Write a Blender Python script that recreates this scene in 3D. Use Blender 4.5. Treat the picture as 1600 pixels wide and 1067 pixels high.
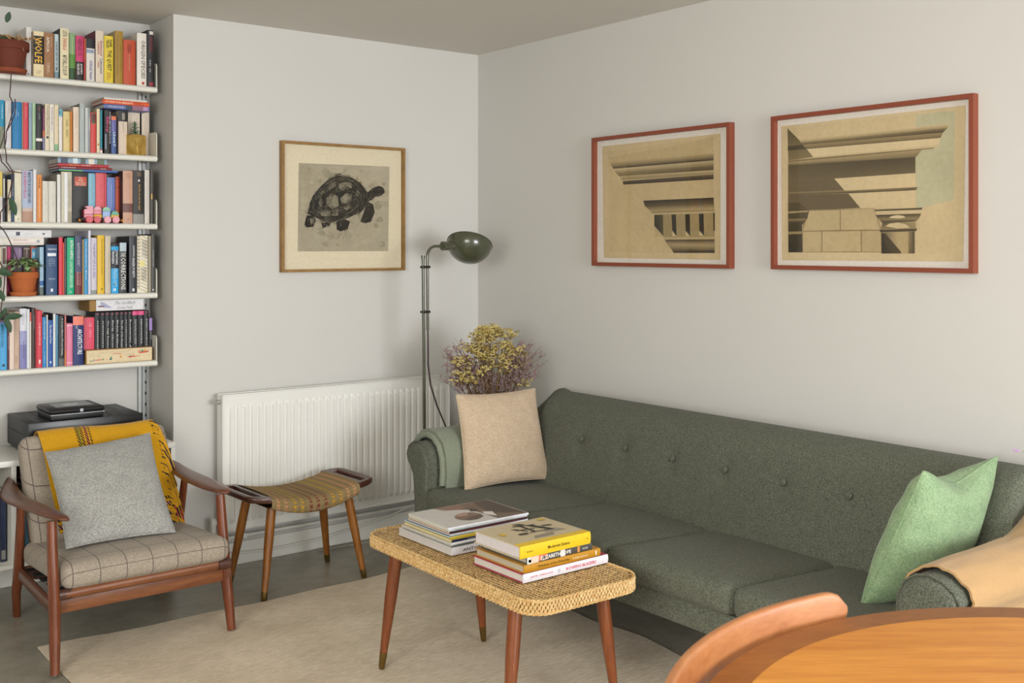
import bpy, bmesh, math, random
from math import sin, cos, pi, radians, sqrt
from mathutils import Vector, Matrix, noise as mnoise
for o in list(bpy.data.objects): bpy.data.objects.remove(o)
S = bpy.context.scene; C = S.collection
random.seed(7)
def lin(h):
    h = h.lstrip('#'); r = [int(h[i:i+2], 16)/255 for i in (0, 2, 4)]
    return tuple(c/12.92 if c <= .04045 else ((c+.055)/1.055)**2.4 for c in r)
# ------------------------------------------------------------ camera
cd = bpy.data.cameras.new('camera'); cam = bpy.data.objects.new('camera', cd); C.objects.link(cam)
cam.location = (-3.2936, -4.5018, 1.4128); cam.rotation_euler = (radians(90), 0, radians(-38.0))
cd.sensor_width = 36; cd.lens = 37.72; cd.shift_y = -.0940; cd.clip_start = .02
cd.dof.use_dof = True; cd.dof.focus_distance = 4.3; cd.dof.aperture_fstop = 9
S.camera = cam
# ------------------------------------------------------------ world, daylight, exposure
S.view_settings.view_transform = 'Standard'; S.view_settings.look = 'None'; S.view_settings.gamma = 1
S.view_settings.use_curve_mapping = False; S.view_settings.exposure = 0.0
wd = bpy.data.worlds.new('sky'); S.world = wd; wd.use_nodes = True
wd.node_tree.nodes['Background'].inputs[0].default_value = (.80, .90, 1, 1); wd.node_tree.nodes['Background'].inputs[1].default_value = 2.0
def area(name, loc, rot, sx, sy, power, col, spread=180):
    l = bpy.data.lights.new(name, 'AREA'); l.shape = 'RECTANGLE'; l.size = sx; l.size_y = sy; l.energy = power; l.color = col; l.spread = radians(spread)
    o = bpy.data.objects.new(name, l); C.objects.link(o); o.location = loc; o.rotation_euler = rot; return o
area('daylight_side_window', (-.02, -5.5, 1.55), (0, radians(68), 0), 1.4, 1.9, 38, (.94, .97, 1), 165)
area('daylight_rear_window', (-1.3, -8.52, 1.4), (radians(74), 0, 0), 2.4, 1.9, 240, (.95, .97, 1), 165)
area('added_left_fill', (-4.58, -4.0, 1.6), (0, radians(-62), 0), 1.4, 2.4, 100, (1, .965, .90), 165)  # warm fill light, added on the left to lift right wall and floor
# ------------------------------------------------------------ materials
MATS = {}
class NT:
    def __init__(s, name):
        s.m = bpy.data.materials.new(name); s.m.use_nodes = True; s.t = s.m.node_tree; s.b = s.t.nodes['Principled BSDF']
    def n(s, kind, **kw):
        x = s.t.nodes.new(kind)
        for k, v in kw.items():
            if k.startswith('i_'):
                key = k[2:]; key = int(key) if key.isdigit() else key.replace('_', ' ')
                if isinstance(v, bpy.types.NodeSocket): s.t.links.new(v, x.inputs[key])
                else: x.inputs[key].default_value = v
            else: setattr(x, k, v)
        return x
    def link(s, a, b): s.t.links.new(a, b)
    def math(s, op, a, b=0.0):
        return s.n('ShaderNodeMath', operation=op, i_0=a, i_1=b).outputs[0]
    def mix(s, f, a, b):
        x = s.n('ShaderNodeMix', data_type='RGBA')
        for i, v in ((0, f), (6, a), (7, b)):
            if isinstance(v, bpy.types.NodeSocket): s.link(v, x.inputs[i])
            else: x.inputs[i].default_value = v if i == 0 else (*v[:3], 1)
        return x.outputs[2]
    def co(s, scale=(1, 1, 1), rot=(0, 0, 0), out='Object'):
        t = s.n('ShaderNodeTexCoord'); q = s.n('ShaderNodeMapping', i_Vector=t.outputs[out]); q.inputs['Rotation'].default_value = rot; m = s.n('ShaderNodeMapping', i_Vector=q.outputs[0]); m.inputs['Scale'].default_value = scale
        return m.outputs[0]
    def noise(s, vec, sc, det=3, rough=.55):
        return s.n('ShaderNodeTexNoise', i_Vector=vec, i_Scale=sc, i_Detail=det, i_Roughness=rough).outputs[0]
    def ramp(s, f, lo, hi):
        return s.n('ShaderNodeMapRange', i_0=f, i_1=lo, i_2=hi).outputs[0]
    def bump(s, h, st, d=.002):
        b = s.n('ShaderNodeBump', i_Height=h, i_Strength=st, i_Distance=d); s.link(b.outputs[0], s.b.inputs['Normal'])
    def set(s, col=None, rough=.5, metal=0, **kw):
        if col is not None:
            if isinstance(col, bpy.types.NodeSocket): s.link(col, s.b.inputs['Base Color'])
            else: s.b.inputs['Base Color'].default_value = (*col[:3], 1)
        s.b.inputs['Roughness'].default_value = rough; s.b.inputs['Metallic'].default_value = metal
        for k, v in kw.items(): s.b.inputs[k.replace('_', ' ')].default_value = v
        return s.m
def mul(c, f): return tuple(min(1, x*f) for x in c[:3])
def flat(h, rough=.55, metal=0, va=.045, **kw):
    k = ('flat', h, rough, metal, va, tuple(kw.items()))
    if k not in MATS:
        t = NT('paint_'+h.strip('#')); c = lin(h); v = t.noise(t.co(), 90, 2)
        MATS[k] = t.set(t.mix(t.ramp(v, .3, .7), mul(c, 1-va), mul(c, 1+va)), rough, metal, **kw)
    return MATS[k]
def fabric(name, a, b, sc=420, bump=.35, coarse=.25, sheen=.15):
    t = NT(name); v = t.co(); f = t.noise(v, sc, 2, .7); g = t.noise(v, sc*.12, 3); w = t.noise(t.co((1, 1, .25)), sc*.7, 2)
    m = t.math('ADD', t.math('MULTIPLY', t.ramp(f, .32, .68), 1-coarse), t.math('MULTIPLY', g, coarse))
    t.bump(t.math('ADD', f, w), bump, .002)
    return t.set(t.mix(m, lin(a), lin(b)), .92, 0, Sheen_Weight=sheen, Specular_IOR_Level=.25)
def wood(name, a, b, rough=.38, stretch=(14, 14, 1.2), sc=3.2, rot=(0, 0, 0), coat=.12, dark=None):
    t = NT(name); v = t.co(stretch, rot); n1 = t.noise(v, sc, 5, .6); n2 = t.noise(v, sc*5, 3, .7); big = t.noise(t.co(), 5, 2)
    f = t.math('ADD', t.math('MULTIPLY', n1, .6), t.math('MULTIPLY', n2, .4))
    c = t.mix(t.ramp(f, .33, .66), lin(a), lin(b)); c = t.mix(t.math('MULTIPLY', big, .3), c, lin(dark or a))
    t.bump(n2, .08, .001)
    return t.set(c, rough, 0, Coat_Weight=coat, Coat_Roughness=.25)
def plaster(name, h, rough=.85):
    t = NT(name); v = t.co(); n = t.noise(v, 1.3, 3); f = t.noise(v, 160, 3); t.bump(f, .05, .001)
    return t.set(t.mix(n, mul(lin(h), .985), mul(lin(h), 1.015)), rough, 0, Specular_IOR_Level=.3)
M_WALL = plaster('white_wall_paint', '#d0cec9'); M_CEIL = plaster('ceiling_paint', '#d6d2ca')
M_WHITE = flat('#e6e4dc', .4, 0, .008); M_RAD = flat('#e9e8e2', .32, 0, .006); M_SHELF = flat('#e2e0d6', .35, 0, .008)
def m_floor():
    t = NT('polished_concrete'); v = t.co(); a = t.noise(v, 1.8, 6, .6); b = t.noise(v, 14, 5, .65); c = t.noise(v, 120, 3)
    f = t.math('ADD', t.math('MULTIPLY', a, .55), t.math('ADD', t.math('MULTIPLY', b, .3), t.math('MULTIPLY', c, .15)))
    t.bump(c, .03, .001)
    return t.set(t.mix(t.ramp(f, .35, .65), lin('#827d70'), lin('#aba595')), .27)
M_FLOOR = m_floor()
def m_rug():
    t = NT('flatweave_rug'); v = t.co((1, 9, 1)); a = t.noise(v, 22, 4, .65); w = t.n('ShaderNodeTexWave', i_Vector=t.co(), i_Scale=110, i_Distortion=1.5, bands_direction='Y').outputs[1]
    b = t.noise(t.co(), 3.5, 3); f = t.noise(t.co(), 330, 2)
    m = t.math('ADD', t.math('MULTIPLY', a, .45), t.math('ADD', t.math('MULTIPLY', b, .25), t.math('MULTIPLY', f, .3)))
    t.bump(t.math('ADD', w, f), .3, .002)
    return t.set(t.mix(t.ramp(m, .36, .64), lin('#b9a88f'), lin('#f4e6d0')), .95, 0, Specular_IOR_Level=.15)
M_RUG = m_rug()
M_SOFA = fabric('green_grey_tweed', '#2a2d25', '#7a7d6e', 330, .45, .15, .05)
M_BEIGE = fabric('oatmeal_wool', '#a0886e', '#dac6ac', 260, .35, .35)
M_GREEN = fabric('sage_herringbone', '#587857', '#a2b78e', 220, .35, .45)
M_GREYW = fabric('grey_melange_wool', '#6f6f6d', '#c6c5bf', 240, .3, .3)
M_BLK = fabric('grey_green_blanket', '#6d7464', '#939a86', 420, .4, .3)
M_TAN = fabric('camel_blanket', '#a9855a', '#bd9a6c', 500, .15, .5)
M_TEAK = wood('teak_red', '#5a2c18', '#8d4c2a', .34, (16, 16, 1.5), 3)
M_TEAKY = wood('teak_along_y', '#4f2a1a', '#7d4a30', .33, (16, 1.5, 16), 3)
M_TEAKX = wood('teak_along_x', '#64341c', '#96603c', .36, (1.5, 16, 16), 3)
M_CTLEG = wood('coffee_leg_wood', '#632f14', '#8f4f26', .35, (16, 16, 1.5), 3)
M_STLEG = wood('stool_leg_wood', '#6f3f10', '#a86a22', .4, (20, 20, 1.3), 4, dark='#4a2a0c')
M_WALN = wood('dark_walnut', '#3a2018', '#5c382b', .32, (14, 2, 14), 3)
M_DIN = wood('dining_top_veneer', '#ae661c', '#d8953c', .45, (1.0, 17, 17), 2.4, (0, 0, radians(38)), .0, '#a8621e')
M_DINB = wood('dining_edge_band', '#8a4f1a', '#b0702e', .5, (3, 9, 9), 2.4, (0, 0, radians(30)), .0)
M_CHB = wood('dining_chair_wood', '#945428', '#b87c4a', .36, (3, 3, 10), 2, (0, 0, 0), .2)
M_BRASS = flat('#80693a', .35, .9); M_BLACK = flat('#17181a', .5); M_GLOSSK = flat('#101113', .25)
M_LAMP = flat('#4a4c3a', .25, 0, Coat_Weight=.5); M_CORD = flat('#4b3d3f', .6)
M_WICK = None
def m_wicker():
    t = NT('woven_rattan'); v = t.co(); a = t.noise(v, 130, 3); b = t.noise(v, 9, 3)
    c = t.mix(t.ramp(a, .3, .7), lin('#b98d4c'), lin('#ecd09a')); c = t.mix(t.math('MULTIPLY', b, .3), c, lin('#a07434'))
    return t.set(c, .55)
M_WICK = m_wicker()
def m_check(name, vec, px, ps, ox, os_):
    t = NT(name); tc = t.n('ShaderNodeTexCoord').outputs['Object']; sep = t.n('ShaderNodeSeparateXYZ', i_0=tc)
    s = t.n('ShaderNodeVectorMath', operation='DOT_PRODUCT', i_0=tc, i_1=vec).outputs['Value']
    def line(c, p, o):
        m = t.math('PINGPONG', t.math('ADD', c, o), p/2); return t.n('ShaderNodeMapRange', i_0=m, i_1=.0006, i_2=.0022, i_3=1., i_4=0.).outputs[0]
    l = t.math('MAXIMUM', line(sep.outputs[0], px, ox), line(s, ps, os_))
    f = t.noise(t.co(), 420, 2, .7); w = t.noise(t.co((.25, 1, 1)), 500, 2)
    base = t.mix(t.ramp(t.math('MULTIPLY', t.math('ADD', f, w), .5), .35, .65), lin('#857a6c'), lin('#b8ac9c'))
    t.bump(f, .3, .002)
    return t.set(t.mix(t.math('MULTIPLY', l, .8), base, lin('#3f3236')), .92, 0, Sheen_Weight=.1, Specular_IOR_Level=.25)
M_CHK_SEAT = m_check('windowpane_seat', (0, 1, 1), .088, .1, 0, .028)
M_CHK_BACK = m_check('windowpane_back', (0, -.4, 1), .11, .092, .03, .02)
def vcol(name='printed_ink', rough=.7):
    t = NT(name); a = t.n('ShaderNodeVertexColor', layer_name='Col').outputs[0]; n = t.noise(t.co(), 60, 4); n2 = t.noise(t.co(), 7, 3)
    f = t.math('MULTIPLY', t.math('ADD', n, n2), .5)
    x = t.n('ShaderNodeMix', data_type='RGBA', blend_type='MULTIPLY'); x.inputs[0].default_value = 1
    t.link(a, x.inputs[6]); t.link(t.mix(t.ramp(f, .3, .7), (.86, .85, .83), (1.08, 1.07, 1.05)), x.inputs[7])
    return t.set(x.outputs[2], rough, 0, Specular_IOR_Level=.3)
M_INK = vcol()
def m_glass(name='clear_glass', tint=(1, 1, 1)):
    t = NT(name); t.set(tint, .02, 0, Transmission_Weight=1, IOR=1.45); return t.m
M_GLASS = m_glass()
def m_pane(nm, gl_):
    t = NT(nm); tr = t.n('ShaderNodeBsdfTransparent'); gl = t.n('ShaderNodeBsdfGlossy', i_Roughness=.02); mx = t.n('ShaderNodeMixShader'); mx.inputs[0].default_value = gl_
    t.link(tr.outputs[0], mx.inputs[1]); t.link(gl.outputs[0], mx.inputs[2]); t.link(mx.outputs[0], t.t.nodes['Material Output'].inputs[0]); return t.m
M_PANE = m_pane('window_pane_glass', .06); M_GLZ = m_pane('picture_glazing', .018)
# ------------------------------------------------------------ objects
MW = {}
def tag(o, label=None, cat=None, group=None, kind=None):
    if label: o['label'] = label
    if cat: o['category'] = cat
    if group: o['group'] = group
    if kind: o['kind'] = kind
    return o
def thing(name, label, cat, loc=(0, 0, 0), rz=0, group=None):
    o = bpy.data.objects.new(name, None); C.objects.link(o); o.empty_display_size = .05
    o.location = loc; o.rotation_euler = (0, 0, rz); MW[o] = Matrix.Translation(loc) @ Matrix.Rotation(rz, 4, 'Z')
    return tag(o, label, cat, group)
def mesh(name, bm, mat, smooth=True, ang=38):
    me = bpy.data.meshes.new(name); bmesh.ops.recalc_face_normals(bm, faces=bm.faces[:]); bm.to_mesh(me); bm.free()
    if mat: me.materials.append(mat)
    if smooth:
        me.shade_smooth(); me.set_sharp_from_angle(angle=radians(ang))
    return me
def obj(name, bm, mat, parent=None, smooth=True, world=False, ang=38, kind=None, label=None):
    """one mesh object; world=True: bm is in world space and is moved into the parent's space"""
    if parent is not None and world: bm.transform(MW[parent].inverted())
    o = bpy.data.objects.new(name, mesh(name, bm, mat, smooth, ang)); C.objects.link(o)
    if parent is not None: o.parent = parent; MW[o] = MW.get(parent, Matrix())
    else: MW[o] = Matrix()
    if kind: o['kind'] = kind
    if label: o['label'] = label
    return o
def solo(name, bm, mat, label, cat, group=None, smooth=True, kind=None, loc=None):
    if loc is not None: bm.transform(Matrix.Translation(-Vector(loc)))
    o = obj(name, bm, mat, None, smooth)
    if loc is not None: o.location = loc; MW[o] = Matrix.Translation(loc)
    return tag(o, label, cat, group, kind)
def struct(name, bm, mat, parent=None, smooth=False):
    o = obj(name, bm, mat, parent, smooth)
    if parent is None: o['kind'] = 'structure'
    return o
def nb(): return bmesh.new()
def bx(bm, lo, hi, bev=0, seg=2, rot=None, piv=None):
    v = [bm.verts.new((x, y, z)) for x in (lo[0], hi[0]) for y in (lo[1], hi[1]) for z in (lo[2], hi[2])]
    fs = [bm.faces.new([v[i] for i in q]) for q in ((0, 1, 3, 2), (4, 6, 7, 5), (0, 4, 5, 1), (2, 3, 7, 6), (0, 2, 6, 4), (1, 5, 7, 3))]
    geo = v
    if bev > 0:
        es = list({e for f in fs for e in f.edges})
        r = bmesh.ops.bevel(bm, geom=es, offset=bev, segments=seg, profile=.5, affect='EDGES', clamp_overlap=True)
        geo = list({w for f in r['faces'] for w in f.verts} | {w for w in v if w.is_valid})
    if rot is not None:
        p = Vector(piv) if piv else (Vector(lo)+Vector(hi))/2
        bmesh.ops.transform(bm, matrix=Matrix.Translation(p) @ rot.to_4x4() @ Matrix.Translation(-p), verts=geo)
    return geo
def ring_faces(bm, rings, closed=True, cap=True, loop=False):
    vs = [[bm.verts.new(p) for p in r] for r in rings]; n = len(vs[0])
    for a, b in list(zip(vs, vs[1:])) + ([(vs[-1], vs[0])] if loop else []):
        for i in range(n if closed else n-1):
            j = (i+1) % n; bm.faces.new((a[i], a[j], b[j], b[i]))
    if cap and closed and not loop:
        bm.faces.new(vs[0][::-1]); bm.faces.new(vs[-1])
    return vs
def tube(bm, pts, rad, n=10, cap=True, up=(0, 0, 1)):
    """rad: number, list of numbers, or list of (side, up) pairs"""
    P = [Vector(p) for p in pts]; N = len(P); rings = []; prev = None
    for i, p in enumerate(P):
        d = (P[min(i+1, N-1)]-P[max(i-1, 0)]).normalized()
        if prev is None:
            s = d.cross(Vector(up))
            if s.length < 1e-4: s = d.cross(Vector((1, 0, 0)))
            s.normalize()
        else:
            s = prev-d*prev.dot(d); s.normalize()
        prev = s; u = s.cross(d)
        r = rad[i] if isinstance(rad, (list, tuple)) else rad
        a, b = r if isinstance(r, (list, tuple)) else (r, r)
        rings.append([p+s*(a*cos(2*pi*k/n))+u*(b*sin(2*pi*k/n)) for k in range(n)])
    return ring_faces(bm, rings, True, cap)
def lathe(bm, prof, c=(0, 0, 0), n=28, mat=None, cap=True):
    rings = [[Vector((r*cos(2*pi*k/n), r*sin(2*pi*k/n), z)) for k in range(n)] for r, z in prof]
    m = mat or Matrix(); rings = [[(m @ p)+Vector(c) for p in r] for r in rings]
    return ring_faces(bm, rings, True, cap)
def prism(bm, poly, f, d):
    """poly of 2-D points, f maps (u,v)->Vector, d thickness vector"""
    d = Vector(d); return ring_faces(bm, [[f(u, v) for u, v in poly], [f(u, v)+d for u, v in poly]])
def sheet(bm, P, uvs=True):
    vs = [[bm.verts.new(p) for p in r] for r in P]; L = bm.loops.layers.uv.verify() if uvs else None
    nu, nv = len(P)-1, len(P[0])-1
    for i in range(nu):
        for j in range(nv):
            f = bm.faces.new((vs[i][j], vs[i+1][j], vs[i+1][j+1], vs[i][j+1]))
            if L:
                for l, (a, b) in zip(f.loops, ((i, j), (i+1, j), (i+1, j+1), (i, j+1))): l[L].uv = (a/nu, b/nv)
    return vs
def thicken(bm, t):
    bmesh.ops.recalc_face_normals(bm, faces=bm.faces[:]); bmesh.ops.solidify(bm, geom=bm.faces[:], thickness=t)
def puff(lo, hi, r, bulge=(0, 0, 0), cuts=11, fn=None):
    bm = nb(); bmesh.ops.create_cube(bm, size=2); bmesh.ops.subdivide_edges(bm, edges=bm.edges[:], cuts=cuts, use_grid_fill=True)
    c = (Vector(lo)+Vector(hi))/2; h = (Vector(hi)-Vector(lo))/2
    for v in bm.verts:
        p = Vector([sin(max(-1, min(1, a))*pi/2) for a in v.co]); s = Vector([p[i]*h[i] for i in range(3)])
        q = Vector([max(-(h[i]-r), min(h[i]-r, s[i])) for i in range(3)]); d = s-q
        w = q+(d.normalized()*r if d.length > 1e-9 else d)
        for i in range(3):
            if abs(abs(v.co[i])-1) < 1e-4:
                j, k = (i+1) % 3, (i+2) % 3; w[i] += math.copysign(bulge[i]*(1-p[j]**2)*(1-p[k]**2), p[i])
        v.co = c+w
        if fn: v.co = fn(v.co)
    return bm
def pillow(corners, T, n=22, dip=.05, seed=0, wr=.004, power=.55, td=0):
    """corners BL, BR, TR, TL; two puffed faces sewn along the edge"""
    A, B_, C_, D_ = [Vector(c) for c in corners]; nrm = (B_-A).cross(D_-A).normalized(); bm = nb(); ctr = (A+B_+C_+D_)/4
    G = []
    for side in (1, -1):
        P = []
        for i in range(n+1):
            row = []
            for j in range(n+1):
                u = .5-.5*cos(pi*i/n); v = .5-.5*cos(pi*j/n)
                p = A*(1-u)*(1-v)+B_*u*(1-v)+C_*u*v+D_*(1-u)*v
                eu = 4*u*(1-u); ev = 4*v*(1-v)
                p = p+(ctr-p)*(dip*(eu*(abs(2*v-1)**4)+ev*(abs(2*u-1)**4))+td*(eu**1.5)*v**5)
                hgt = T*((eu*ev)**power)
                hgt += wr*mnoise.noise(Vector((u*5+seed, v*5, side*3.)))*min(1, 6*eu*ev)
                row.append(p+nrm*(side*max(hgt, .0)))
            P.append(row)
        G.append(P)
    vs = [sheet(bm, P, False) for P in G]
    bmesh.ops.remove_doubles(bm, verts=bm.verts[:], dist=.0012)
    edge = [G[0][i][0] for i in range(n+1)]+[G[0][n][j] for j in range(1, n+1)]+[G[0][i][n] for i in range(n-1, -1, -1)]+[G[0][0][j] for j in range(n-1, 0, -1)]
    return bm, edge
def loop_tube(bm, pts, r, n=6):
    P = [Vector(p) for p in pts]; N = len(P); rings = []
    for i in range(N):
        d = (P[(i+1) % N]-P[i-1]).normalized(); s = d.cross(Vector((.3, .2, .93))).normalized(); u = s.cross(d)
        rings.append([P[i]+s*(r*cos(2*pi*k/n))+u*(r*sin(2*pi*k/n)) for k in range(n)])
    ring_faces(bm, rings, True, False, True)
ICO = []
def ico(bm, p, r, sz=1.):
    if not ICO:
        t = bmesh.new(); bmesh.ops.create_icosphere(t, subdivisions=1, radius=1); t.verts.index_update()
        ICO.append(([v.co.copy() for v in t.verts], [[v.index for v in f.verts] for f in t.faces])); t.free()
    vs = [bm.verts.new((p[0]+v.x*r, p[1]+v.y*r, p[2]+v.z*r*sz)) for v in ICO[0][0]]
    for f in ICO[0][1]: bm.faces.new([vs[i] for i in f])
def copy_tree(o, parent=None):
    c = o.copy(); C.objects.link(c); c.parent = parent
    for ch in o.children: copy_tree(ch, c)
    return c
TXT = {}
def text_mesh(s, bold=.0):
    if (s, bold) not in TXT:
        cu = bpy.data.curves.new('lettering', 'FONT'); cu.body = s; cu.resolution_u = 1; cu.offset = bold; cu.fill_mode = 'FRONT'
        o = bpy.data.objects.new('lettering', cu); C.objects.link(o); dg = bpy.context.evaluated_depsgraph_get(); e = o.evaluated_get(dg)
        me = bpy.data.meshes.new_from_object(e); bpy.data.objects.remove(o); bpy.data.curves.remove(cu)
        vs = [v.co.copy() for v in me.vertices]; fs = [tuple(p.vertices) for p in me.polygons]; bpy.data.meshes.remove(me)
        if vs:
            x0 = min(v.x for v in vs); x1 = max(v.x for v in vs); y0 = min(v.y for v in vs); y1 = max(v.y for v in vs)
            vs = [((v.x-x0)/(x1-x0), (v.y-y0)/max(1e-6, y1-y0)) for v in vs]
        TXT[(s, bold)] = (vs, fs)
    return TXT[(s, bold)]
def put_text(bm, s, o, U, V, bold=.012):
    """fit the string into the parallelogram o + u*U + v*V"""
    vs, fs = text_mesh(s, bold); o, U, V = Vector(o), Vector(U), Vector(V)
    b = [bm.verts.new(o+U*x+V*y) for x, y in vs]
    for f in fs:
        try: bm.faces.new([b[i] for i in f])
        except ValueError: pass
def quad(bm, o, U, V):
    o, U, V = Vector(o), Vector(U), Vector(V); return bm.faces.new([bm.verts.new(p) for p in (o, o+U, o+U+V, o+V)])
def lerp(a, b, t): return a+(b-a)*t
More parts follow.
